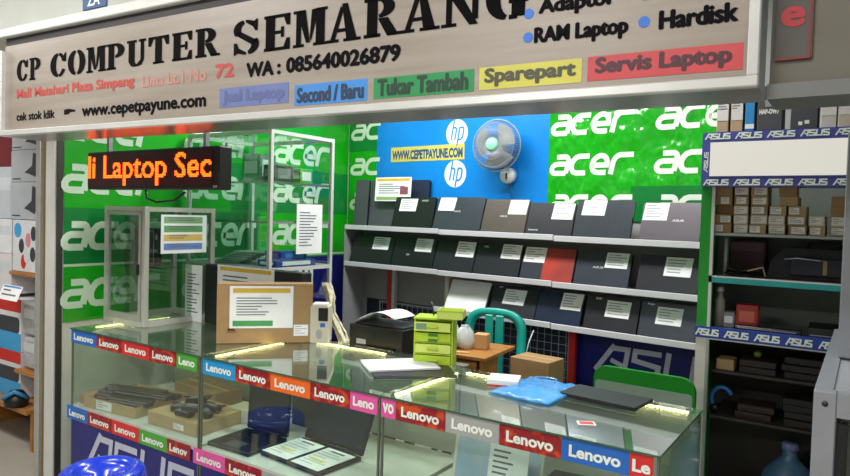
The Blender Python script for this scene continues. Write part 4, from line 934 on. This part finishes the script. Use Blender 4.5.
L = MB(); L.M = Matrix.Translation((.028, 0, 1.83)) @ Matrix.Rotation(-PI/2, 4, 'Y'); asus(L, 0, 0, .09, .018, -.0315); L.build('logo', LOGOW, h_)
MB().box(-.004, Wr, -.006, .02, 1.085, 1.135).build('shelf_strip', BLS, rc)
for k in range(9): L = MB(); asus(L, .0+k*.121, 1.095, .098, .031, -.0075); L.build('logo', LOGOW, rc)
SM = mat('shelf_grey', '8f9490', .5)
for z_, e_ in ((1.562, None), (1.365, '1f9a9a'), (1.13, None), (.93, None), (.72, None)):
    q = MB().box(.06, Wr-.02, .005 if z_ > 1 else .08, Dr-.01, z_-.014, z_-.002).build('shelf', SM if z_ > 1 else mat('shelf_dark', '3a3432', .6), rc)
    if e_: MB().box(.045, Wr-.02, -.004, .005, z_-.028, z_-.004).build('shelf_edge', mat('edge_teal', e_, .4), q); MB().box(.045, Wr-.02, -.004, .005, z_-.004, z_+.002).build('edge_trim', ALUW, q)
MB().box(.06, Wr-.02, .005, Dr-.01, .0, .115).build('plinth', mat('plinth_grey', '6d6a66', .6), rc)
MB().box(.045, Wr-.02, -.003, .0, 1.135-.056, 1.135-.05).build('strip_trim', ALUW, rc)
# small parcels on the top shelf
SX = .00383; cols = [
 (105, 210, [(.0, 'c', .05, .5), (.043, 'c', .35, .95), (.086, 'k', 0, 0), (.129, 'c', .3, .8), (.172, 'c', 0, 0)]),
 (212, 300, [(.0, 'w', 0, 1), (.043, 'w', 0, 1), (.086, 'w', 0, 1), (.129, 'c', .15, .85), (.172, 'l', .0, .95)]),
 (312, 412, [(.0, 'l', .0, .65), (.043, 'w', 0, 1), (.086, 'c', .0, .8), (.129, 'l', .1, .9), (.172, 'l', .2, .95)]),
 (425, 522, [(.0, 'w', 0, .95), (.043, 'w', 0, .9), (.086, 'l', .0, .7)]),
 (532, 636, [(.0, 'c', .15, .9), (.043, 'l', .0, .9), (.086, 'l', .0, .6), (.129, 'l', 0, 0), (.172, 'c', 0, 0)]),
 (652, 738, [(.0, 'l', .0, .7), (.043, 'w', 0, .8)]),
 (762, 850, [(.0, 'l', .0, 1), (.043, 'w', 0, 1), (.086, 'c', 0, 0), (.129, 'c', 0, 0)])]
names = ['first stack from the green post', 'second stack from the green post', 'third stack from the green post', 'fourth stack from the green post', 'fifth stack from the green post', 'low stack after the gap', 'last stack at shelf right']
rbx = random.Random(4)
pos = ['at the bottom of the', 'second from the bottom of the', 'third from the bottom of the', 'fourth up in the', 'topmost on the']
for ci, (a, b_, L_) in enumerate(cols):
    for bi, (zz, t, l0, l1) in enumerate(L_):
        w_ = (b_-a)/5.667*SX; x0 = -.60+((a+b_)/2/5.667+700-713)*SX+rbx.uniform(-.004, .004)
        h_ = .0405; m_ = {'c': CARD, 'k': CARDD, 'w': mat('parcel_pale', 'dccdb8', .7), 'l': CARDL}[t]
        if ci == 4 and bi >= 3: x0 -= .035
        p_ = 'topmost on the' if bi == len(L_)-1 else pos[bi]
        colr = {'c': 'brown', 'k': 'dark brown', 'w': 'pale', 'l': 'light brown'}[t]
        carton('parcel_box', f'{colr} parcel {p_} {names[ci]}', w_*.96, .13, h_, (x0, YC+.02+rbx.uniform(0, .015), 1.5605+zz*.965), rbx.uniform(-.03, .03), m_, (max(l0, .05), min(l1, .95), .15, .85) if l1 > 0 else None, 'parcel boxes on the upper cabinet shelf', tape=False, lab_m=mat('parcel_label', 'f0ebe6', .7), bev=.0015)
# boxes on top of the header
for a, b_, hv, lab, txt, dark in ((718, 731, 'b59a7e', 'white and brown box, leftmost on top of the right cabinet', None, 0), (733, 746, 'b89c7c', 'white and brown box next to the blue one on the cabinet top', None, 0),
    (748, 758, '2b86c6', 'bright blue box on top of the right cabinet', None, 0), (760, 786, '4a4b50', 'dark grey box with white letters on top of the right cabinet', 'HAP-OW7', 1),
    (793, 820, '45464c', 'dark grey box right of the lettered one on the cabinet top', None, 2), (822, 837, 'c9c4c0', 'white box with small black square on the cabinet top', None, 0), (838, 850, 'c4b8aa', 'pale box at the right end of the cabinet top', None, 0)):
    w_ = (b_-a)*SX*.96; x0 = -.60+((a+b_)/2-713.5)*SX
    o = thing('product_box', lab, 'box', (x0, YC-.02, 2.0055), 0, 'boxes on top of the right cabinet')
    MB().box(-w_/2, w_/2, 0, .12, 0, .19, bev=.002).build('body', mat('pbox_'+hv, hv, .6), o)
    if dark == 0 and hv != '2b86c6':
        m_ = MB(); m_.box(-w_/2+.001, w_/2-.001, -.001, 0, .05, .188, 0); printed(m_, -w_/2, w_/2, -.0016, .09, .13, 3, 1, a); m_.build('white_panel', [mat('panel_white', 'd9d4d4', .6), INK], o)
    if hv == '2b86c6': MB().box(-w_/2+.001, w_/2-.001, -.001, 0, .01, .03).build('pale_band', WHITE, o)
    if txt: MB().text(txt, -w_*.42, .068, w=w_*.8, h=.022, y=-.001, bold=.05).build('lettering', LOGOW, o)
    if dark: m_ = MB(); m_.box(-w_*.2, w_*.2, -.001, 0, .10, .13) ; m_.build('grey_panel', mat('panel_grey', '8e9298', .6), o)
    if dark == 2: m_ = MB(); m_.box(-.02, -.005, -.001, 0, .015, .03); m_.box(.003, .02, -.001, 0, .02, .035); m_.build('marks', LOGOW, o)
# shelf 1.365: bag, pink pouch
Z2 = 1.3645
o = thing('laptop_bag', 'large black laptop bag with tan tag on the middle cabinet shelf', 'bag', (-.20, YC+.09, Z2), 0)
MB().prism([(-.17, 0), (.26, 0), (.27, .06), (.24, .135), (-.10, .14), (-.155, .08)], 0, .13).build('body', mat('bag_black', '22222c', .7, bump=.2, scale=30), o)
MB().box(-.08, .22, -.018, 0, .02, .10, bev=.006).build('front_pocket', mat('bag_pocket', '2b2b36', .7), o)
MB().tube([(-.02, .06, .14), (-.01, .06, .165), (.10, .06, .165), (.11, .06, .14)], .007, 8).build('handle', mat('bag_black', '22222c'), o)
MB().box(.045, .06, -.020, -.018, .03, .09).build('tan_tag', mat('tag_tan', '9c824c', .5), o)
MB().tube([(-.10, -.02, .09), (-.05, -.025, .097), (.04, -.02, .09)], .003, 6).build('zip_pull', mat('zip_silver', 'd8d8da', .3, .6), o)
o = thing('cable_bundle', 'tangle of black cables left of the laptop bag', 'cables', (-.47, YC+.10, Z2))
m_ = MB(); rb = random.Random(8)
for k in range(9): m_.tube([(rb.uniform(-.08, .09), rb.uniform(-.04, .05), rb.uniform(.008, .035)) for _ in range(5)], .005, 6)
m_.build('cables', BLACK, o); m_ = MB(); m_.tube([(.03, -.05, .03), (.09, -.05, .05), (.10, -.05, .01)], .004, 6); m_.build('pale_plug_cable', mat('cable_beige', 'b59a7c', .5), o)
o = thing('pink_package', 'mauve package hanging at the back of the middle cabinet shelf', 'package', (-.47, YC+.30, Z2+.0)); MB().box(-.09, .07, 0, .06, 0, .16, bev=.008).build('body', mat('pack_mauve', '7a5866', .6), o); MB().box(-.08, .06, -.001, 0, .11, .15).build('card_header', mat('pack_header', '8c6a78', .6), o)
o = thing('metal_pole', 'thin metal pole standing at the left of the middle cabinet shelf', 'pole', (-.545, YC+.12, Z2)); MB().tube([(0, 0, 0), (0, 0, .17)], .008, 10).build('shaft', ALUW, o); MB().lathe([(0, .0), (.02, 0), (.02, .006), (0, .006)], 14).build('foot', ALU, o)
# shelf 1.13
Z3 = 1.1295
cbox('router_box', 'red and white box on the lower cabinet shelf above the blue strip', .09, .08, .11, (-.44, YC+.12, Z3), mat('redbox', 'a8322a', .5), mat('label_redlight', 'd86a5c', .5))
cbox('router_box', 'grey box left of the red one on the lower cabinet shelf', .05, .08, .07, (-.515, YC+.12, Z3), mat('grbox', '8b8d94', .5), WHITE)
o = thing('tool_bottle', 'pale bottle at the left of the lower cabinet shelf', 'bottle', (-.555, YC+.09, Z3)); MB().lathe([(0, 0), (.022, .001), (.022, .12), (.012, .14), (.012, .16), (0, .16)], 14).build('body', mat('bottle_beige', '8d8a7e', .4), o); MB().lathe([(0, .161), (.016, .161), (.014, .18), (0, .18)], 12).build('cap', mat('cap_silver', 'cfd2d2', .3), o)
for k, (x_, w_, lab) in enumerate(((-.35, .26, 'thin black device lying in front of the red box'), (-.13, .14, 'flat black device at the right of the lower cabinet shelf'))):
    o = thing('flat_device', lab, 'device', (x_, YC+.05, Z3), .03); MB().box(-w_/2, w_/2, -.03, .03 if k == 0 else .2, 0, .022+.02*k, bev=.004).build('body', BLACK, o); MB().box(-w_/2+.01, w_/2-.02, -.031, -.030, .012, .016).build('silver_line', mat('line_silver', '9b9ca0', .3, .5), o)
# lower clutter
Z4, Z5 = .9285, .7185
carton('small_box', 'small tan box at the left in the dark lower cabinet', .075, .10, .05, (-.525, YC+.10, Z4), 0, CARDL, tape=False)
rb = random.Random(15)
def drive(x, y, z, w, lab, hv, rz):
    o = thing('disc_drive', lab, 'device', (x, y, z), rz, 'old devices in the dark lower cabinet'); MB().box(-w/2, w/2, 0, .14, 0, .03, bev=.003).build('case', mat('dev_'+hv, hv, .5), o); MB().box(-w/2+.01, w/2-.03, -.002, 0, .008, .012).build('slot', BLACK, o)
for k, (x, z, n_) in enumerate(((-.40, Z4, 2), (-.22, Z4, 3), (-.05, Z4, 2), (-.40, Z5, 2), (-.21, Z5, 4), (-.04, Z5, 4))):
    for j in range(n_):
        drive(x+rb.uniform(-.01, .01), YC+.10+rb.uniform(0, .02), z+.0315*j, .15, 'dark flat device stacked in the lower part of the right cabinet', rb.choice(['25242a', '2d2422', '1c1b20', '3a2a28']), rb.uniform(-.06, .06))
o = thing('green_ball', 'small yellow-green ball on the dark lower cabinet shelf', 'ball', (-.40, YC+.17, Z4+.064)); MB().lathe([(0, 0), (.012, .004), (.017, .017), (.012, .03), (0, .034)], 14).build('ball', mat('ball_lime', '7d9a38', .5), o); MB().lathe([(0, .034), (.004, .034), (.004, .038), (0, .038)], 8).build('stub', BLACK, o)
o = thing('blue_headset', 'bright blue headset hook at the left of the dark cabinet', 'headset', (-.535, YC+.12, Z5)); MB().tube([(.045*math.cos(a), 0, .07+.055*math.sin(a)) for a in [PI*(.15+.1*k) for k in range(12)]], .010, 8).build('band', mat('head_blue', '2a6fb4', .4), o); MB().lathe([(0, -.02), (.02, -.018), (.02, .018), (0, .02)], 12, c=(-.03, .025), axis='y').build('ear_pad', BLACK, o)
# gallon bottle in front, cables
gl = thing('water_gallon', 'blue water gallon bottle standing on the cabinet plinth at the right', 'bottle', (-.255, YC+.20, .117))
GB = mat('gallon_blue', '4f7496', .12, spec=.8, var=.2, scale=6)
MB().lathe([(0, 0), (.11, .003), (.118, .02), (.118, .10), (.112, .11), (.118, .12), (.118, .22), (.112, .23), (.118, .24), (.118, .32), (.10, .37), (.055, .42), (.034, .44), (.03, .46), (.03, .475), (0, .475)], 32).build('body', GB, gl)
MB().lathe([(0, .476), (.034, .473), (.034, .50), (.03, .505), (0, .505)], 20).build('cap', mat('gallon_cap', '7f8fc0', .4), gl)
for k, (x_, y_, r) in enumerate(((-.52, .14, .5), (-.47, .10, -.3))):
    o = thing('adapter_cable', ('left' if k == 0 else 'right')+' of two pale cables in the bottom of the right cabinet', 'cable', (x_, YC+y_, .1165), r)
    MB().tube([(-.05, 0, .30-.1*k), (0, -.02, .18), (.04, .0, .08), (.06, 0, .006)], .006, 6).build('cord', mat('cable_white', 'c2c4c8', .4), o); MB().box(.045, .075, -.012, .012, 0, .02, bev=.003).build('plug', BLACK, o)
o = thing('green_bag', 'yellow-green package behind the water gallon', 'package', (-.09, YC+.25, .117)); MB().box(-.05, .10, 0, .10, 0, .40, bev=.02).build('body', mat('pack_lime', '6f8f2c', .5), o); MB().box(-.04, .09, -.001, 0, .26, .36).build('label', mat('pack_lime_label', 'a9b46a', .5), o)

# ------------------------------------------------------------------ neighbour showcase at the right edge
nc = thing('glass_showcase', 'grey aluminium showcase cut by the right picture edge', 'showcase', (-.097, 1.9, 0), 0)
m_ = MB(); m_.box(0, .05, 0, .04, 0, 1.195, bev=.003); m_.box(.75, .80, 0, .04, 0, 1.195); m_.box(.05, .75, 0, .04, 1.135, 1.195); m_.box(.05, .75, 0, .04, 0, .10)
m_.box(0, .04, 1.16, 1.20, 0, 1.195); m_.box(0, .04, .04, 1.16, 1.135, 1.195); m_.box(0, .04, .04, 1.16, 0, .1); m_.box(.76, .80, 1.16, 1.2, 0, 1.195); m_.build('frame', mat('alu_blueish', '969aa2', .4, .4), nc)
MB().box(.04, .76, .04, 1.20, 1.178, 1.19).build('top_panel', mat('top_greyish', '8f9298', .4), nc)
MB().box(.06, .74, .015, .02, .10, 1.135).build('door_glass', GLASSD, nc)
MB().box(.012, .018, .04, 1.16, .10, 1.135).build('side_panel', mat('alu_blueish', '969aa2'), nc)
for z_ in (.4, .8): MB().box(.05, .75, .05, 1.15, z_, z_+.01).build('shelf', SM, nc)
for z_ in (1.165,): MB().lathe([(0, -.003), (.007, -.002), (.007, 0)], 10, c=(.025, z_), axis='y').build('screw', mat('screw_dark', '3c3d42', .4, .6), nc)
m_ = MB(); m_.box(.055, .075, -.006, .01, .55, 1.12, bev=.002); m_.build('door_track', BLACK, nc)
for k in range(3):
    carton('product_box', 'dark boxed product on the shelf of the showcase at the right edge', .09, .1, .20, (.05+.11*k, 1.98, .8105), 0, mat('nbox', '2e2f36', .5), (.1, .9, .5, .9), 'boxes in the right edge showcase', tape=False)
up = thing('partition_panel', 'grey aluminium upright rising behind the right edge showcase', 'panel', (-.065, 2.42, 1.196), 0)
MB().box(0, .045, 0, .04, 0, .70, bev=.003).build('upright', mat('alu_blueish', '969aa2'), up); MB().box(.045, .70, .012, .024, .0, .70).build('infill', mat('infill_grey', '8a8d92', .5), up); MB().box(.045, .7, 0, .04, .66, .70).build('top_rail', mat('alu_blueish', '969aa2'), up)

# ------------------------------------------------------------------ neighbour goods at the left edge
def nb(lab, x0, x1, z0, z1, y, hv, kind):
    o = thing('headset_box', lab, 'box', ((x0+x1)/2, y, z0), 0, 'packaged goods in the neighbour shop'); w_ = x1-x0; h_ = z1-z0-.002
    MB().box(-w_/2, w_/2, 0, .25, 0, h_, bev=.003).build('body', mat('nb_'+hv, hv, .5), o)
    m_ = MB(); ms_ = [mat('art_dark', '33363f', .5), mat('art_pale', 'c6ccd2', .5), RED, mat('art_blue', '3b9ad0', .5), mat('art_pink', 'c8848c', .5)]
    if kind == 'h':
        m_.prism([(.0, .3*h_), (.06, .25*h_), (.14, .15*h_), (.17, .3*h_), (.165, .85*h_), (.11, .9*h_), (.10, .5*h_)], -.001, 0, 0); m_.prism([(-.16, .08*h_), (-.05, .08*h_), (-.05, .12*h_), (-.16, .12*h_)], -.001, 0, 0)
    if kind == 'r': m_.box(-w_/2, -w_/2+w_*.4, -.001, 0, 0, h_*.3, 2); m_.box(-w_/2+.02, w_/2-.02, -.001, 0, h_*.55, h_*.8, 1)
    if kind == 'p':
        for i, (a, b_, c_) in enumerate(((-.05, .5, 0), (.04, .62, 4), (.10, .35, 0), (-.02, .2, 2), (.11, .75, 0), (.02, .32, 1))): m_.prism(arcp(a, b_*h_, .035, .05, 0, 360, 10)[:-1], -.001-.0002*i, 0, c_)
        m_.prism(arcp(-.10, .8*h_, .05, .05, 0, 360, 14)[:-1], -.001, 0, 3)
    if kind == 'b': m_.box(-w_/2, w_/2, -.001, 0, h_*.75, h_, 2); m_.box(-w_/2+.02, w_/2, -.0012, 0, 0, h_*.35, 3); m_.rrect(-w_/2+.05, w_/2-.02, h_*.35, h_*.65, .03, -.0012, 0, 0)
    if m_.v: m_.build('printed_art', ms_, o)
yL = 2.2
nb('dark glossy package on top of the left edge stack', -4.86, -4.50, 2.145, 2.30, yL, '3a3f48', 'x')
nb('grey headset box, topmost of the three alike at the left edge', -4.86, -4.50, 1.965, 2.145, yL, 'a9adb2', 'h')
nb('grey headset box, middle of the three alike at the left edge', -4.87, -4.50, 1.75, 1.965, yL, 'a9adb2', 'h')
nb('grey headset box, lowest of the three alike at the left edge', -4.88, -4.50, 1.50, 1.75, yL, 'aab0b6', 'h')
nb('white box with dark figures and blue circle at the left edge', -4.84, -4.50, 1.15, 1.498, yL, 'd0d2d6', 'p')
nb('pale box with red corner beside the figures box', -5.20, -4.86, 1.26, 1.498, yL, 'd8dade', 'r')
nb('white box with red corner under the pale one', -5.20, -4.86, .98, 1.26, yL, 'd2cfd2', 'r')
nb('dark red box high at the far left edge', -5.25, -4.90, 1.86, 2.20, yL+.02, '6b1e22', 'x')
nb('grey box with red corner at the far left edge', -5.25, -4.90, 1.50, 1.86, yL+.02, 'b7bcc2', 'r')
nb('headphone box with red top and blue base at the lower left edge', -5.1, -4.72, .60, .96, yL, 'dadadc', 'b')
nb('headphone box with red top, lowest at the left edge', -5.1, -4.72, .28, .60, yL, 'd0d0d4', 'b')
o = sheet('price_card', 'tilted white card with blue stripe between the left edge goods', 'card', .26, .10, (-4.78, 2.08, .975), 0, -.4, head='3b7ec8', rows=2)
for k in range(2):
    o = thing('clear_package', ('upper' if k else 'lower')+' frosted plastic package at the left edge', 'package', (-4.60, 2.2, .50+.225*k)); MB().box(-.10, .10, 0, .2, 0, .22, bev=.02).build('body', mat('frosted', 'a9abac', .25, 0, .2, bump=.5, scale=12), o); MB().box(-.08, .06, -.001, 0, .12, .18).build('label', mat('frost_label', 'c5c8ca', .4), o)
sv = thing('goods_shelf', 'neighbour shop wooden shelf unit behind the left edge goods', 'shelf', (-4.85, 2.2, 0))
MB().box(-.42, .42, -.10, .30, .25, .278).build('board', WOOD, sv); MB().box(.13, .42, -.04, .30, .475, .498).build('board', WOOD, sv); MB().box(.005, .42, -.02, .30, 1.125, 1.148).build('board', WOOD, sv); MB().box(-.42, .42, .30, .32, .0, 2.4).build('back_board', mat('nb_back', '8d8880', .6), sv); MB().box(.39, .42, -.06, .30, 0, .25).build('side', WOOD, sv); MB().box(-.42, -.39, -.06, .30, 0, .25).build('side', WOOD, sv)
o = thing('gaming_mouse_box', 'black and blue gadget low at the left edge', 'gadget', (-4.60, 2.12, .279), .2); MB().lathe([(0, 0), (.07, .003), (.075, .05), (.04, .10), (0, .11)], 16).build('body', BLACK, o); MB().tube([(-.08, 0, .02), (-.03, -.07, .06), (.05, -.05, .11), (.08, .02, .06)], .014, 8).build('blue_band', mat('gadget_blue', '2c86b8', .4), o)

# blue stool in the foreground
BS = mat('stool_blue', '1738c4', .22, coat=.3)
def stool(lab, loc, n=1):
    o = thing('plastic_stool', lab, 'stool', loc, .3, None)
    MB().lathe([(.035, .540), (.04, .558), (.085, .562), (.096, .574), (.106, .588), (.135, .586), (.152, .575), (.158, .555), (.158, .535), (.150, .535), (.145, .555), (.09, .550), (.035, .540)], 40).build('seat', BS, o)
    for k in range(4):
        a = k*PI/2+PI/4; m_ = MB(); ca_, sa_ = math.cos(a), math.sin(a)
        m_.tube([(ca_*.13, sa_*.13, .545), (ca_*.15, sa_*.15, .3), (ca_*.175, sa_*.175, 0)], [.030, .026, .022], 8); m_.build('leg', BS, o)
    m_ = MB(); m_.tube([(.155*math.cos(k*PI/12), .155*math.sin(k*PI/12), .25) for k in range(24)], .012, 6, closed=True); m_.build('ring', BS, o)
stool('round glossy blue plastic stool in front of the leftmost counter', (-2.44, 1.44, .0))

# ------------------------------------------------------------------ lights
def fixture(x, y, lab, L=1.2, power=40, rz=0, z=2.975, w=.22, col=(1, .98, .94)):
    o = thing('ceiling_light', lab, 'light', (x, y, z), rz, 'ceiling tube lights'); MB().box(-L/2, L/2, -w/2, w/2, -.05, 0, bev=.004).build('housing', WPLAST, o)
    MB().box(-L/2+.02, L/2-.02, -w/2+.02, w/2-.02, -.056, -.05).build('diffuser', emis('tube_glow', 'fdfbf2', 4.0), o)
    l = bpy.data.lights.new('tube', 'AREA'); l.shape = 'RECTANGLE'; l.size = L; l.size_y = w; l.energy = power; l.color = col
    lo = bpy.data.objects.new('tube_lamp', l); COL.objects.link(lo); lo.parent = o; lo.location = (0, 0, -.062)
LG = [(-2.6, 3.3, 'inside the shop above the desk', 46, 0), (-1.2, 2.95, 'inside the shop near the right cabinet', 36, 0), (-2.9, .6, 'in the aisle over the sign left part', 30, .06), (-.9, .5, 'in the aisle over the sign right part', 26, .06), (-1.8, -1.6, 'in the aisle behind the viewer', 60, 0), (1.2, -.8, 'in the aisle right of the viewer', 50, 0), (-5.2, .9, 'in the aisle at the far left', 40, 0)]
for x, y, lab, p_, r in LG: fixture(x, y, 'white tube light '+lab, power=p_, rz=r)
wd = bpy.data.worlds.new('world'); scene.world = wd; wd.use_nodes = True
wd.node_tree.nodes['Background'].inputs[0].default_value = (.8, .85, .9, 1); wd.node_tree.nodes['Background'].inputs[1].default_value = .3

# ------------------------------------------------------------------ camera
cam = bpy.data.cameras.new('camera'); co = bpy.data.objects.new('camera', cam); COL.objects.link(co)
f = 664.289
d1 = Vector((-995, 50, -f)).normalized(); d2 = Vector((444, 10, -f)).normalized(); X = -d1; Y = (d2-X*d2.dot(X)).normalized(); Z = X.cross(Y)
R3 = Matrix((X, Y, Z))
co.matrix_world = Matrix.Translation((0, 0, 1.6)) @ R3.to_4x4()
cam.sensor_width = 36; cam.lens = f/850*36; cam.clip_start = .02
scene.camera = co
scene.view_settings.view_transform = 'Standard'; scene.view_settings.look = 'None'; scene.view_settings.gamma = 1; scene.view_settings.exposure = 0.0; scene.view_settings.use_curve_mapping = False
scene.cycles.max_bounces = 10; scene.cycles.transparent_max_bounces = 24; scene.cycles.glossy_bounces = 4; scene.cycles.diffuse_bounces = 4
